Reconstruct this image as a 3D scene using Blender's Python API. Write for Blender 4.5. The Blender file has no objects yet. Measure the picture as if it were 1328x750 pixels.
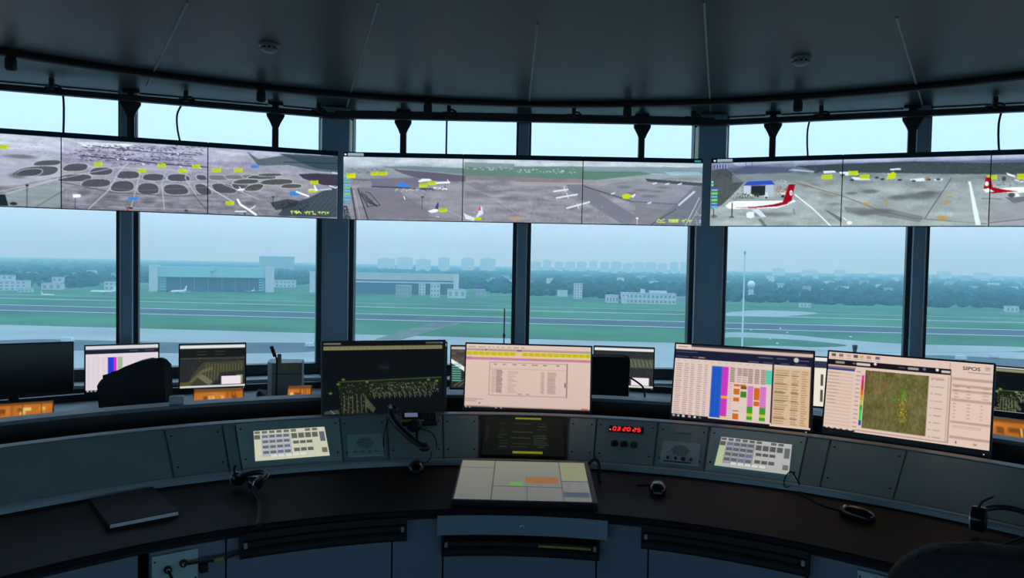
import bpy, bmesh, math, random
import numpy as np
from mathutils import Matrix, Vector
random.seed(7)
RNG = np.random.default_rng(11)
SC = bpy.context.scene
COL = SC.collection
R_ = math.radians
sin, cos, pi = math.sin, math.cos, math.pi

# ------------------------------------------------------------------ camera
EYE = Vector((0.0, 0.0, 1.60))
FPX = 950.0
PITCH, ROLL = R_(2.0), R_(1.1)
FW = Vector((0, cos(PITCH), -sin(PITCH)))
_r0 = Vector((1, 0, 0)); _u0 = Vector((0, sin(PITCH), cos(PITCH)))
RT = _r0 * cos(ROLL) + _u0 * sin(ROLL)
UP = -_r0 * sin(ROLL) + _u0 * cos(ROLL)
cd = bpy.data.cameras.new('camera'); cam = bpy.data.objects.new('camera', cd); COL.objects.link(cam)
cd.sensor_width = 36.0; cd.lens = FPX / 1328.0 * 36.0; cd.clip_start = 0.05; cd.clip_end = 30000
m = Matrix((RT, UP, -FW)).transposed().to_4x4(); m.translation = EYE
cam.matrix_world = m
SC.camera = cam

def ray(px, py):
    return (FW * FPX + RT * (px - 664.0) + UP * (375.0 - py)).normalized()
def on_z(px, py, z):
    d = ray(px, py); return EYE + d * ((z - EYE.z) / d.z)
def on_y(px, py, y):
    d = ray(px, py); return EYE + d * ((y - EYE.y) / d.y)
CC = Vector((0.0, 0.75, 0.0))           # centre of the curved console
def on_cyl(px, py, R):
    d = ray(px, py); o = EYE - CC
    a = d.x * d.x + d.y * d.y; b = 2 * (o.x * d.x + o.y * d.y); c = o.x * o.x + o.y * o.y - R * R
    t = (-b + math.sqrt(b * b - 4 * a * c)) / (2 * a); return EYE + d * t
def phi_at(px, py, R):
    p = on_cyl(px, py, R) - CC; return math.atan2(p.x, p.y)
def pol(phi, R, z=0.0):
    return Vector((CC.x + R * sin(phi), CC.y + R * cos(phi), z))
def plane_hit(px, py, p0, n):
    d = ray(px, py); return EYE + d * ((p0 - EYE).dot(n) / d.dot(n))
GZ = EYE.z - 50.0                        # airfield level
def gnd(px, py): return on_z(px, py, GZ)

# ------------------------------------------------------------------ colour and materials
def lin(c):
    c = np.asarray(c, dtype=np.float64) / 255.0
    return np.where(c <= 0.04045, c / 12.92, ((c + 0.055) / 1.055) ** 2.4)
def lin4(c): return tuple(float(v) for v in lin(c)) + (1.0,)
MATS = {}
def mat(name, rgb, rough=0.5, metal=0.0, vary=0.12, scale=30.0, bump=0.0, spec=0.5, emit=None, es=1.0, stretch=None):
    if name in MATS: return MATS[name]
    mt = bpy.data.materials.new(name); mt.use_nodes = True; nt = mt.node_tree; N = nt.nodes; L = nt.links
    b = N['Principled BSDF']; b.inputs['Roughness'].default_value = rough; b.inputs['Metallic'].default_value = metal
    b.inputs['Specular IOR Level'].default_value = spec
    tc = N.new('ShaderNodeTexCoord'); nz = N.new('ShaderNodeTexNoise'); nz.inputs['Scale'].default_value = scale; nz.inputs['Detail'].default_value = 4
    if stretch:
        mp = N.new('ShaderNodeMapping'); mp.inputs['Scale'].default_value = stretch
        L.new(tc.outputs['Object'], mp.inputs['Vector']); L.new(mp.outputs['Vector'], nz.inputs['Vector'])
    else: L.new(tc.outputs['Object'], nz.inputs['Vector'])
    rp = N.new('ShaderNodeValToRGB'); L.new(nz.outputs['Fac'], rp.inputs['Fac'])
    c = np.array(rgb, dtype=float)
    rp.color_ramp.elements[0].position = 0.3; rp.color_ramp.elements[1].position = 0.7
    rp.color_ramp.elements[0].color = tuple(c * (1 - vary)) + (1,); rp.color_ramp.elements[1].color = tuple(np.minimum(c * (1 + vary), 1)) + (1,)
    L.new(rp.outputs['Color'], b.inputs['Base Color'])
    if bump:
        bp = N.new('ShaderNodeBump'); bp.inputs['Strength'].default_value = bump; bp.inputs['Distance'].default_value = 0.002
        L.new(nz.outputs['Fac'], bp.inputs['Height']); L.new(bp.outputs['Normal'], b.inputs['Normal'])
    if emit is not None:
        b.inputs['Emission Color'].default_value = tuple(emit) + (1,); b.inputs['Emission Strength'].default_value = es
    MATS[name] = mt; return mt

def screen_mat():
    mt = bpy.data.materials.new('display_picture'); mt.use_nodes = True; N = mt.node_tree.nodes; L = mt.node_tree.links
    b = N['Principled BSDF']; b.inputs['Base Color'].default_value = (.004, .004, .005, 1); b.inputs['Roughness'].default_value = .45; b.inputs['Specular IOR Level'].default_value = .08
    a = N.new('ShaderNodeAttribute'); a.attribute_name = 'picture'
    L.new(a.outputs['Color'], b.inputs['Emission Color']); b.inputs['Emission Strength'].default_value = 1.0
    return mt
M_SCREEN = screen_mat()
def glow_mat(name, rgb, s=1.0):
    if name in MATS: return MATS[name]
    return mat(name, (.01, .01, .01), .5, emit=tuple(float(v) for v in lin(rgb)), es=s)

def glass_mat():
    mt = bpy.data.materials.new('window_glass'); mt.use_nodes = True; N = mt.node_tree.nodes; L = mt.node_tree.links
    N.remove(N['Principled BSDF']); out = N['Material Output']
    t = N.new('ShaderNodeBsdfTransparent'); t.inputs['Color'].default_value = GLASS_TINT
    g = N.new('ShaderNodeBsdfGlossy'); g.inputs['Roughness'].default_value = 0.02
    lw = N.new('ShaderNodeLayerWeight'); lw.inputs['Blend'].default_value = 0.25
    mr = N.new('ShaderNodeMapRange'); mr.inputs['To Min'].default_value = 0.02; mr.inputs['To Max'].default_value = 0.35
    L.new(lw.outputs['Facing'], mr.inputs['Value'])
    pw = N.new('ShaderNodeMath'); pw.operation = 'POWER'; pw.inputs[1].default_value = 1.5
    L.new(mr.outputs['Result'], pw.inputs[0])
    mx = N.new('ShaderNodeMixShader'); L.new(pw.outputs[0], mx.inputs[0]); L.new(t.outputs[0], mx.inputs[1]); L.new(g.outputs[0], mx.inputs[2])
    L.new(mx.outputs[0], out.inputs['Surface']); return mt
GLASS_TINT = (0.93, 0.985, 1.0, 1)

# ------------------------------------------------------------------ mesh building
class MB:
    """collects shapes in one bmesh; build() links them as one object"""
    def __init__(s): s.bm = bmesh.new()
    def _faces(s, vs, fs, M=None):
        bv = [s.bm.verts.new((M @ Vector(v)) if M is not None else v) for v in vs]
        for f in fs:
            try: s.bm.faces.new([bv[i] for i in f])
            except ValueError: pass
        return bv
    def box(s, x0, x1, y0, y1, z0, z1, M=None, bev=0.0, seg=2):
        t = bmesh.new()
        vs = [t.verts.new(v) for v in [(x0,y0,z0),(x1,y0,z0),(x1,y1,z0),(x0,y1,z0),(x0,y0,z1),(x1,y0,z1),(x1,y1,z1),(x0,y1,z1)]]
        for f in [(3,2,1,0),(4,5,6,7),(0,1,5,4),(1,2,6,5),(2,3,7,6),(3,0,4,7)]: t.faces.new([vs[i] for i in f])
        if bev > 0: bmesh.ops.bevel(t, geom=t.edges[:], offset=bev, segments=seg, profile=0.5, affect='EDGES')
        s._merge(t, M); return s
    def _merge(s, t, M=None):
        t.verts.index_update()
        s._faces([v.co.copy() for v in t.verts], [[v.index for v in f.verts] for f in t.faces], M); t.free()
    def prism(s, pts, z0, z1, M=None, bev=0.0, seg=2):
        t = bmesh.new(); n = len(pts)
        lo = [t.verts.new((p[0], p[1], z0)) for p in pts]; hi = [t.verts.new((p[0], p[1], z1)) for p in pts]
        t.faces.new(lo[::-1]); t.faces.new(hi)
        for i in range(n): t.faces.new([lo[i], lo[(i+1) % n], hi[(i+1) % n], hi[i]])
        if bev: bmesh.ops.bevel(t, geom=t.edges[:], offset=bev, segments=seg, profile=0.5, affect='EDGES')
        s._merge(t, M); return s
    def hexa(s, lo, hi, M=None, bev=0.0):
        """eight corners: four of the bottom, four of the top"""
        t = bmesh.new(); vs = [t.verts.new(v) for v in list(lo) + list(hi)]
        for f in [(3,2,1,0),(4,5,6,7),(0,1,5,4),(1,2,6,5),(2,3,7,6),(3,0,4,7)]: t.faces.new([vs[i] for i in f])
        if bev: bmesh.ops.bevel(t, geom=t.edges[:], offset=bev, segments=2, profile=0.5, affect='EDGES')
        s._merge(t, M); return s
    def tube(s, pts, r, n=8, M=None, smooth_path=0):
        pts = [Vector(p) for p in pts]
        if smooth_path:
            q = []; P = [pts[0]] + pts + [pts[-1]]
            for i in range(1, len(P) - 2):
                for k in range(smooth_path):
                    t = k / smooth_path; a, b, c, d = P[i-1], P[i], P[i+1], P[i+2]
                    q.append(0.5 * ((2*b) + (c-a)*t + (2*a-5*b+4*c-d)*t*t + (3*b-a-3*c+d)*t**3))
            q.append(pts[-1]); pts = q
        rs = r if isinstance(r, (list, tuple)) else [r] * len(pts)
        if len(rs) != len(pts): rs = [rs[0] + (rs[-1]-rs[0])*i/(len(pts)-1) for i in range(len(pts))]
        vs, fs = [], []; prev = None
        for i, p in enumerate(pts):
            d = (pts[min(i+1, len(pts)-1)] - pts[max(i-1, 0)]).normalized()
            if prev is None: u = d.orthogonal().normalized()
            else: u = (prev - d * prev.dot(d)).normalized()
            prev = u; w = d.cross(u)
            for k in range(n):
                a = 2*pi*k/n; vs.append(p + (u*cos(a) + w*sin(a)) * rs[i])
        for i in range(len(pts)-1):
            for k in range(n): fs.append((i*n+k, i*n+(k+1) % n, (i+1)*n+(k+1) % n, (i+1)*n+k))
        fs.append(tuple(range(n))[::-1]); fs.append(tuple((len(pts)-1)*n+k for k in range(n)))
        s._faces(vs, fs, M); return s
    def lathe(s, prof, n=24, M=None, cap=True):
        vs, fs = [], []
        for r, z in prof:
            for k in range(n): a = 2*pi*k/n; vs.append((r*cos(a), r*sin(a), z))
        for i in range(len(prof)-1):
            for k in range(n): fs.append((i*n+k, i*n+(k+1) % n, (i+1)*n+(k+1) % n, (i+1)*n+k))
        if cap: fs.append(tuple(range(n))[::-1]); fs.append(tuple((len(prof)-1)*n+k for k in range(n)))
        s._faces(vs, fs, M); return s
    def sweep(s, prof, a0, a1, n=48, M=None):
        """closed (R, z) outline swept about the console centre, angles from +Y towards +X"""
        vs, fs = [], []; k = len(prof)
        for i in range(n+1):
            a = a0 + (a1-a0)*i/n
            for r, z in prof: vs.append(pol(a, r, z))
        for i in range(n):
            for j in range(k): fs.append((i*k+j, i*k+(j+1) % k, (i+1)*k+(j+1) % k, (i+1)*k+j))
        fs.append(tuple(range(k))); fs.append(tuple(n*k+j for j in range(k))[::-1])
        s._faces(vs, fs, M); return s
    def sphere(s, c, rx, ry=None, rz=None, M=None, u=16, v=10):
        ry = rx if ry is None else ry; rz = rx if rz is None else rz
        t = bmesh.new(); bmesh.ops.create_uvsphere(t, u_segments=u, v_segments=v, radius=1.0)
        for w in t.verts: w.co = Vector((c[0]+w.co.x*rx, c[1]+w.co.y*ry, c[2]+w.co.z*rz))
        s._merge(t, M); return s
    def build(s, name, material, parent=None, smooth=False, M=None):
        bmesh.ops.recalc_face_normals(s.bm, faces=s.bm.faces[:])
        me = bpy.data.meshes.new(name); s.bm.to_mesh(me); s.bm.free()
        return link(name, me, material, parent, smooth, M)
def link(name, me, material, parent=None, smooth=False, M=None):
    o = bpy.data.objects.new(name, me); COL.objects.link(o)
    if material is not None: me.materials.append(material)
    if smooth:
        for p in me.polygons: p.use_smooth = True
        try: me.set_sharp_from_angle(angle=R_(40))
        except Exception: pass
    if parent is not None: o.parent = parent
    if M is not None: o.matrix_basis = M
    return o
def tag(o, label=None, cat=None, group=None, kind=None):
    if label: o['label'] = label
    if cat: o['category'] = cat
    if group: o['group'] = group
    if kind: o['kind'] = kind
    return o
def thing(name, label, cat, loc=(0, 0, 0), rz=0.0, group=None, kind=None, M=None):
    o = bpy.data.objects.new(name, None); COL.objects.link(o); o.empty_display_size = 0.1
    if M is not None: o.matrix_world = M
    else: o.location = loc; o.rotation_euler = (0, 0, rz)
    return tag(o, label, cat, group, kind)
def struct(o, label=None): 
    o['kind'] = 'structure'
    if label: o['label'] = label
    return o
def copy_tree(o, parent=None):
    c = o.copy(); COL.objects.link(c)
    if parent is not None: c.parent = parent
    for ch in list(o.children): copy_tree(ch, c)
    return c
def frame(origin, xaxis, zaxis):
    x = Vector(xaxis).normalized(); z = Vector(zaxis); z = (z - x*z.dot(x)).normalized(); y = z.cross(x)
    M = Matrix((x, y, z)).transposed().to_4x4(); M.translation = origin; return M
def picture(name, arr, w, h, parent, M=None):
    """a display surface: local x right 0..w, z up 0..h, at y=0, facing -y; its picture as point colours"""
    H, W = arr.shape[:2]
    xs = np.linspace(0, w, W); zs = np.linspace(h, 0, H)
    co = np.zeros((H, W, 3), np.float32); co[..., 0] = xs[None, :]; co[..., 2] = zs[:, None]
    me = bpy.data.meshes.new(name); me.vertices.add(H*W); me.vertices.foreach_set('co', co.ravel())
    i = np.arange((H-1)*W).reshape(H-1, W)[:, :-1].ravel()
    q = np.stack([i, i+W, i+W+1, i+1], 1).astype(np.int32)
    me.loops.add(q.size); me.loops.foreach_set('vertex_index', q.ravel())
    me.polygons.add(len(q)); me.polygons.foreach_set('loop_start', np.arange(0, q.size, 4, dtype=np.int32))
    me.update(calc_edges=True); me.validate()
    at = me.color_attributes.new('picture', 'FLOAT_COLOR', 'POINT')
    c = np.ones((H*W, 4), np.float32); c[:, :3] = lin(np.clip(arr, 0, 255)).reshape(-1, 3); at.data.foreach_set('color', c.ravel())
    return link(name, me, M_SCREEN, parent, False, M)
def lettering(name, s, size, material, parent, M, align='CENTER', depth=0.0):
    cu = bpy.data.curves.new(name, 'FONT'); cu.body = s; cu.size = size; cu.align_x = align; cu.align_y = 'CENTER'; cu.extrude = depth; cu.offset = size*.022
    o = bpy.data.objects.new(name, cu); COL.objects.link(o); dg = bpy.context.evaluated_depsgraph_get()
    me = bpy.data.meshes.new_from_object(o.evaluated_get(dg)); bpy.data.objects.remove(o); bpy.data.curves.remove(cu)
    me.name = name; me.materials.clear(); return link(name, me, material, parent, False, M)

# ------------------------------------------------------------------ pictures shown on the displays
class Canvas:
    def __init__(s, w, h, bg=(128, 128, 128), ss=2, tf=None):
        s.w, s.h, s.ss = w, h, ss; s.a = np.empty((h*ss, w*ss, 3), np.float32); s.a[:] = bg; s.tf = tf or (lambda x, y: (x, y))
    def P(s, x, y): u, v = s.tf(x, y); return u*s.ss, v*s.ss
    def mix(s, y0, y1, x0, x1, m, c, al):
        m = (m * al)[..., None]; s.a[y0:y1, x0:x1] = s.a[y0:y1, x0:x1] * (1-m) + np.array(c, np.float32) * m
    def _bb(s, X, Y, pad=1):
        H, W = s.a.shape[:2]
        return max(0, int(min(Y)-pad)), min(H, int(max(Y)+pad+1)), max(0, int(min(X)-pad)), min(W, int(max(X)+pad+1))
    def poly(s, pts, c, al=1.0):
        q = [s.P(*p) for p in pts]; X = [p[0] for p in q]; Y = [p[1] for p in q]; y0, y1, x0, x1 = s._bb(X, Y)
        if y1 <= y0 or x1 <= x0: return s
        gy, gx = np.mgrid[y0:y1, x0:x1] + 0.5; m = np.zeros(gx.shape, bool); j = len(q)-1
        for i in range(len(q)):
            xi, yi = q[i]; xj, yj = q[j]
            if yi != yj: m ^= ((yi > gy) != (yj > gy)) & (gx < (xj-xi)*(gy-yi)/(yj-yi)+xi)
            j = i
        s.mix(y0, y1, x0, x1, m.astype(np.float32), c, al); return s
    def rect(s, x0, y0, x1, y1, c, al=1.0): return s.poly([(x0, y0), (x1, y0), (x1, y1), (x0, y1)], c, al)
    def line(s, pts, wd, c, al=1.0):
        for (a, b) in zip(pts[:-1], pts[1:]):
            ax, ay = s.P(*a); bx, by = s.P(*b); hw = max(wd*s.ss/2, .5); y0, y1, x0, x1 = s._bb((ax, bx), (ay, by), hw+1)
            if y1 <= y0 or x1 <= x0: continue
            gy, gx = np.mgrid[y0:y1, x0:x1] + 0.5; dx, dy = bx-ax, by-ay; L2 = dx*dx+dy*dy+1e-9
            t = np.clip(((gx-ax)*dx+(gy-ay)*dy)/L2, 0, 1); d = np.hypot(gx-ax-t*dx, gy-ay-t*dy)
            s.mix(y0, y1, x0, x1, np.clip(hw-d+.5, 0, 1).astype(np.float32), c, al)
        return s
    def ell(s, x, y, rx, ry, c, al=1.0, soft=.25):
        X, Y = s.P(x, y); X2, _ = s.P(x+rx, y); _, Y2 = s.P(x, y+ry); a, b = abs(X2-X)+.01, abs(Y2-Y)+.01
        y0, y1, x0, x1 = s._bb((X-a, X+a), (Y-b, Y+b))
        if y1 <= y0 or x1 <= x0: return s
        gy, gx = np.mgrid[y0:y1, x0:x1] + .5; d = np.sqrt(((gx-X)/a)**2+((gy-Y)/b)**2)
        s.mix(y0, y1, x0, x1, np.clip((1-d)/max(soft, .01), 0, 1).astype(np.float32), c, al); return s
    def vgrad(s, stops):
        H = s.a.shape[0]; t = np.linspace(0, 1, H); xs = [k[0] for k in stops]
        for i in range(3): s.a[..., i] = np.interp(t, xs, [k[1][i] for k in stops])[:, None]
        return s
    def noise(s, amp, cell=(8, 4), mono=True, box=None):
        H, W = s.a.shape[:2]; y0, y1, x0, x1 = box or (0, H, 0, W); h, w = y1-y0, x1-x0
        if h < 2 or w < 2: return s
        gh, gw = max(2, int(h/(cell[1]*s.ss))+2), max(2, int(w/(cell[0]*s.ss))+2); g = RNG.uniform(-1, 1, (gh, gw))
        yy = np.linspace(0, gh-1.001, h); xx = np.linspace(0, gw-1.001, w); yi = yy.astype(int); xi = xx.astype(int); fy = (yy-yi)[:, None]; fx = (xx-xi)[None]
        v = (g[yi][:, xi]*(1-fy)*(1-fx)+g[yi+1][:, xi]*fy*(1-fx)+g[yi][:, xi+1]*(1-fy)*fx+g[yi+1][:, xi+1]*fy*fx)
        s.a[y0:y1, x0:x1] += (v*amp)[..., None]; return s
    def boxpx(s, x0, y0, x1, y1):
        a = s.P(x0, y0); b = s.P(x1, y1); H, W = s.a.shape[:2]
        return (max(0, int(a[1])), min(H, int(b[1])), max(0, int(a[0])), min(W, int(b[0])))
    def out(s):
        k = s.ss; H, W = s.a.shape[:2]; return np.clip(s.a, 0, 255).reshape(H//k, k, W//k, k, 3).mean((1, 3))
WIN_FACETS = 8
HAZE = .00036; HAZE_COL = (.40, .80, 1.0, 1)
SKY = [(.45, .70, .93, 1), (.47, .72, .97, 1), (.45, .64, .92, 1), (.56, .84, 1.0, 1)]; SKYS = 1.65
EXPO = 0.0
# ------------------------------------------------------------------ materials of the room
M_CEIL = mat('ceiling_panel', (.058, .092, .105), .33, vary=.05, scale=3, spec=.085)
M_FLOOR = mat('floor_carpet', (.05, .055, .06), .9, scale=200, bump=.2)
M_COL = mat('column_paint', (.38, .52, .64), .5, vary=.05, scale=4)
M_DARK = mat('dark_frame', (.035, .045, .055), .45, vary=.08)
M_RAIL = mat('black_rail', (.022, .028, .032), .45, vary=.08)
M_WALL = mat('wall_paint', (.10, .12, .13), .7, vary=.06, scale=5)
M_SILL = mat('sill_board', (.70, .75, .78), .45, vary=.05)
M_CREAM = mat('cream_reveal', (.96, .86, .62), .6, vary=.06)
M_SILVER = mat('silver_edge', (.55, .57, .6), .35, .6, vary=.05)
M_BLACK = mat('black_plastic', (.018, .021, .024), .4, vary=.1, scale=60)
M_BLACKM = mat('black_matt', (.014, .017, .020), .7, vary=.1, scale=60)
M_GLASS = glass_mat()

P0 = Vector((0.078, -2.81, 0)); RC = 9.4; APO = RC * cos(R_(10)); HALF = RC * sin(R_(10))
def facet_frame(k):
    a = R_(20 * k); M = Matrix.Rotation(-a, 4, 'Z'); M.translation = P0 + Vector((sin(a), cos(a), 0)) * APO; return M
def vert(k, r=RC): a = R_(20*k+10); return P0 + Vector((sin(a), cos(a), 0)) * r
C2 = Vector((0.08, 0.75, 0))
def ceil_z(x, y):
    return 2.90
def on_ceil(px, py):
    z = 2.95
    for _ in range(12): p = on_z(px, py, z); z = ceil_z(p.x, p.y)
    return Vector((p.x, p.y, z))
def wall_r(a):
    """distance from the ceiling centre to the wall line in direction a (from +Y)"""
    d = Vector((sin(a), cos(a), 0)); best = 99
    for k in range(18):
        b = R_(20*k); n = Vector((sin(b), cos(b), 0)); dn = d.dot(n)
        if dn > 1e-4: best = min(best, (APO - (C2-P0).dot(n)) / dn)
    return best

# ceiling
mb = MB(); rs = [0.0, 3.4, 3.42, 4.33, 4.35, 5.2]; n = 96
vs, fs = [], []
for i in range(n):
    a = 2*pi*i/n; w = wall_r(a) + 0.12; d = Vector((sin(a), cos(a), 0))
    ring = [d*max(r, .001) for r in rs] + [d*(5.2+(w-5.2)*.5), d*w]
    for v in ring:
        q = C2 + v; q.z = ceil_z(q.x, q.y); vs.append(q)
    q = C2 + d*w; q.z = 3.3; vs.append(q)
m_ = len(rs)+3
for i in range(n):
    j = (i+1) % n
    for t in range(m_-1): fs.append((i*m_+t, j*m_+t, j*m_+t+1, i*m_+t+1))
fs.append(tuple(i*m_+m_-1 for i in range(n)))
mb._faces(vs, fs); struct(mb.build('ceiling', M_CEIL), 'dark slate ceiling panels curving over the windows')

# seams between the ceiling panels
SEAMS = [((490, 2), (447, 146)), ((697, 30), (686, 132)), ((913, 2), (922, 152)), ((1163, 22), (1199, 146)), ((243, 2), (190, 112))]
M_SEAM = mat('ceiling_seam', (.22, .27, .29), .5)
for i, (p, q) in enumerate(SEAMS):
    a, b = on_ceil(*p), on_ceil(*q); mb = MB(); pts = []
    for t in np.linspace(0, 1, 24):
        v = a.lerp(b, t); v.z = ceil_z(v.x, v.y) - .001; pts.append(v)
    mb.tube(pts, .007, 6); struct(mb.build('trim_%d' % (i+1), M_SEAM), 'thin pale joint between dark ceiling panels')
# black track under the ceiling, polygon rail at the window head
mb = MB(); pts = []
for i in range(121):
    a = R_(-75 + 150*i/120); v = C2 + Vector((sin(a), cos(a), 0))*5.17; v.z = ceil_z(v.x, v.y) - .022; pts.append(v)
mb.tube(pts, .024, 8); struct(mb.build('trim_6', M_RAIL), 'black curved track under the ceiling')
for k in range(-2, 3):
    hw = HALF - .045; M = facet_frame(k)
    mb = MB(); mb.box(-hw, hw, -.275, -.215, 2.790, 2.852 if k == 0 else 2.834, M, .006)
    struct(mb.build('trim_%d' % (9+k), M_RAIL), 'black rail along the head of the windows')

# floor
mb = MB(); mb.prism([(vert(k, RC+.3).x, vert(k, RC+.3).y) for k in range(18)][::-1], -.30, -.17)
struct(mb.build('floor', M_FLOOR), 'dark carpet floor of the control room')
mb = MB(); mb.sweep([(0.001, -.17), (3.04, -.17), (3.04, 0.0), (.001, 0.0)], 0, 2*pi, 72); struct(mb.build('floor_2', M_FLOOR), 'raised dark floor under the console')

# walls, sills, windows, columns
win = 0
for k in range(-9, 9):
    F = facet_frame(k)
    if k == -9:
        mb = MB(); mb.box(-HALF-.02, HALF+.02, 0, .15, -.17, 3.0, F); struct(mb.build('wall_%s' % ('back_%d' % (k+10)), M_WALL)); continue
    nm = {0: 'front', -1: 'front_left', 1: 'front_right', -2: 'left', 2: 'right'}.get(k, 'side_%d' % (k+10))
    mb = MB(); mb.box(-HALF-.02, HALF+.02, -.02, .14, -.17, .575, F); struct(mb.build('wall_' + nm, M_WALL), 'low wall under the windows')
    mb = MB(); mb.box(-HALF+.04, HALF-.04, -.24, .10, .575, .605, F, .006)
    struct(mb.build('trim_%d' % (30+k), M_SILL), 'pale sill board below the windows')
    for s in (-1, 1):
        win += 1
        w = thing('window_%d' % win, None, None); struct(w, 'tall tower window pane with dark frame')
        x0, x1 = (.045, HALF-.118) if s > 0 else (-HALF+.118, -.045)
        ji, jo = .035, .05                     # jamb widths: mullion side, column side
        a, b = (x0+ji, x1-jo) if s > 0 else (x0+jo, x1-ji)
        mb = MB(); mb.box(x0, x1, -.05, .05, .605, .70, F, .004); mb.box(x0, x1, -.05, .05, 2.475, 2.53, F, .004); mb.box(x0, x1, -.03, .03, 2.892, 2.90, F)
        mb.box(x0, a, -.05, .05, .70, 2.48, F, .004); mb.box(b, x1, -.05, .05, .70, 2.48, F, .004)
        mb.box(x0, x0+(.02 if s > 0 else .036), -.05, .05, 2.53, 2.892, F); mb.box(x1-(.036 if s > 0 else .02), x1, -.05, .05, 2.53, 2.892, F); mb.build('window_frame', M_DARK, w)
        mb = MB(); mb.box(a-.005, b+.005, -.008, .008, .695, 2.48, F); mb.build('window_pane', M_GLASS, w)
        mb = MB(); mb.box(x0+.018, x1-.018, -.008, .008, 2.525, 2.893, F); mb.build('clerestory_pane', M_GLASS, w)
    mb = MB(); mb.box(-.045, .045, -.11, .10, .605, 2.90, F, .008); o = struct(mb.build('column', M_COL), 'narrow dark window mullion')
    mb = MB(); mb.box(-.046, -.034, -.118, -.109, .62, 2.88, F) if k <= 0 else mb.box(.034, .046, -.118, -.109, .62, 2.88, F); mb.build('edge_strip', M_SILVER, o)
for k in range(-9, 9):
    a = R_(20*k+10); M = Matrix.Rotation(-a, 4, 'Z'); M.translation = vert(k)
    mb = MB(); mb.box(-.116, .116, -.20, .16, -.17, 2.90, M, .012); o = struct(mb.build('column', M_COL), 'wide slate grey column between window bays')
    for s in (-1, 1):
        mb = MB(); mb.prism([(s*.1165, -.17), (s*.141, -.056), (s*.1165, -.056)][::s], 2.53, 2.805, M); mb.build('cream_reveal', M_CREAM, o)
        mb = MB(); mb.box(s*.112-.005, s*.112+.005, -.207, -.199, .62, 2.5, M); mb.build('edge_strip', M_DARK if s*k > 0 else M_SILVER, o)
# balcony slab round the outside
mb = MB(); prof = [(9.6, -.35), (11.6, -.35), (11.6, -.2), (9.6, -.2)]
vs, fs = [], []
for i in range(61):
    a = R_(-90+180*i/60)
    for r, z in prof: vs.append(P0 + Vector((sin(a)*r, cos(a)*r, z)))
for i in range(60):
    for j in range(4): fs.append((i*4+j, i*4+(j+1) % 4, i*4+4+(j+1) % 4, i*4+4+j))
mb._faces(vs, fs); o = mb.build('floor_balcony', mat('balcony_concrete', (.3, .31, .31), .8)); struct(o, 'outside balcony round the tower cab')

# ------------------------------------------------------------------ ceiling fittings
M_WHITE = mat('off_white_plastic', (.55, .58, .58), .5, vary=.05)
M_DET = mat('detector_plastic', (.30, .34, .35), .5, vary=.05)
for px, py, lab, slots in [(349, 58, 'round smoke detector with dark slots, on the ceiling panel at left', 3), (1039, 75, 'pale round smoke detector on the ceiling above the red-tailed airliner display', 0)]:
    c = on_ceil(px, py); t = thing('smoke_detector', lab, 'smoke detector', c, math.atan2(-c.x, c.y))
    mb = MB(); mb.lathe([(.06, 0), (.06, -.012), (.052, -.014)], 28); mb.build('base', M_DET, t, True)
    mb = MB(); mb.lathe([(.049, -.013), (.049, -.034), (.03, -.046), (.012, -.048)], 28); body = mb.build('sensor_head', M_DET, t, True)
    mb = MB()
    for i in range(10):
        a = 2*pi*i/10; Q = Matrix.Rotation(a, 4, 'Z'); mb.box(-.009, .009, -.0515, -.047, -.029, -.020, Q)
    mb.build('sensor_slots', M_BLACK, body)
CEILFIX = [(9, 80, 'small black fixture on the ceiling track at the far left end'), (337, 121, 'small black fixture on the ceiling track below the slotted smoke detector'),
           (555, 134, 'small black fixture on the ceiling track above the terminal display'), (814, 140, 'small black fixture on the ceiling track above the pier display'),
           (1036, 133, 'small black fixture on the ceiling track below the pale smoke detector')]
for px, py, lab in CEILFIX:
    p = on_ceil(px, py-6); v = Vector((p.x, p.y, 0)) - C2; v = C2 + v.normalized()*5.17; z = ceil_z(v.x, v.y)
    t = thing('track_spotlight', lab, 'spotlight', (v.x, v.y, z), -math.atan2(v.x-C2.x, v.y-C2.y), group='black fixtures along the ceiling track')
    mb = MB(); mb.box(-.028, .028, -.03, .03, -.055, -.002, bev=.006); mb.build('bracket', M_BLACKM, t)
    mb = MB(); mb.lathe([(.030, -.052), (.034, -.06), (.034, -.115), (.028, -.125), (.022, -.118)], 20); mb.build('lamp_head', M_BLACKM, t, True)

# ------------------------------------------------------------------ video wall
SW, SH, SB = 1.02, .574, 1.948
BANKS = {'left': (Vector((-1.492-3*SW*cos(R_(20)), 6.235-3*SW*sin(R_(20)), SB)), R_(20)), 'mid': (Vector((-1.456, 6.26, SB)), 0.0), 'right': (Vector((1.665, 6.235, SB)), R_(-20))}
BANKPIC = {'left': [(-122, 78, 269, 437), (154, 174, 188, 198.5), (257, 269, 276.5, 283.5)],
           'mid': [(443, 599, 751, 908), (203, 208, 211, 212), (283.5, 290, 291.5, 293)],
           'right': [(917, 1084, 1274, 1490), (211, 211.5, 204.5, 194), (293, 296, 297.5, 298)]}
PW, PH = 204, 112
def bank_canvas(key):
    xs, tp, bt = BANKPIC[key]; XS, TT, BB = [np.array(v, float) for v in (xs, tp, bt)]; bar = .072
    def tf(x, y):
        if x < XS[0]: u = (x-XS[0])/(XS[1]-XS[0])
        elif x > XS[3]: u = 3+(x-XS[3])/(XS[3]-XS[2])
        else: u = np.interp(x, XS, [0, 1, 2, 3])
        t = np.interp(x, XS, TT); b = np.interp(x, XS, BB); v = (y-t)/(b-t)
        return u*PW, (bar+v*(1-bar))*PH
    return Canvas(3*PW, PH, (150, 142, 150), 2, tf)
def Z(ox, oy, k): return lambda x, y: (ox + x/k, oy + y/k)
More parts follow.
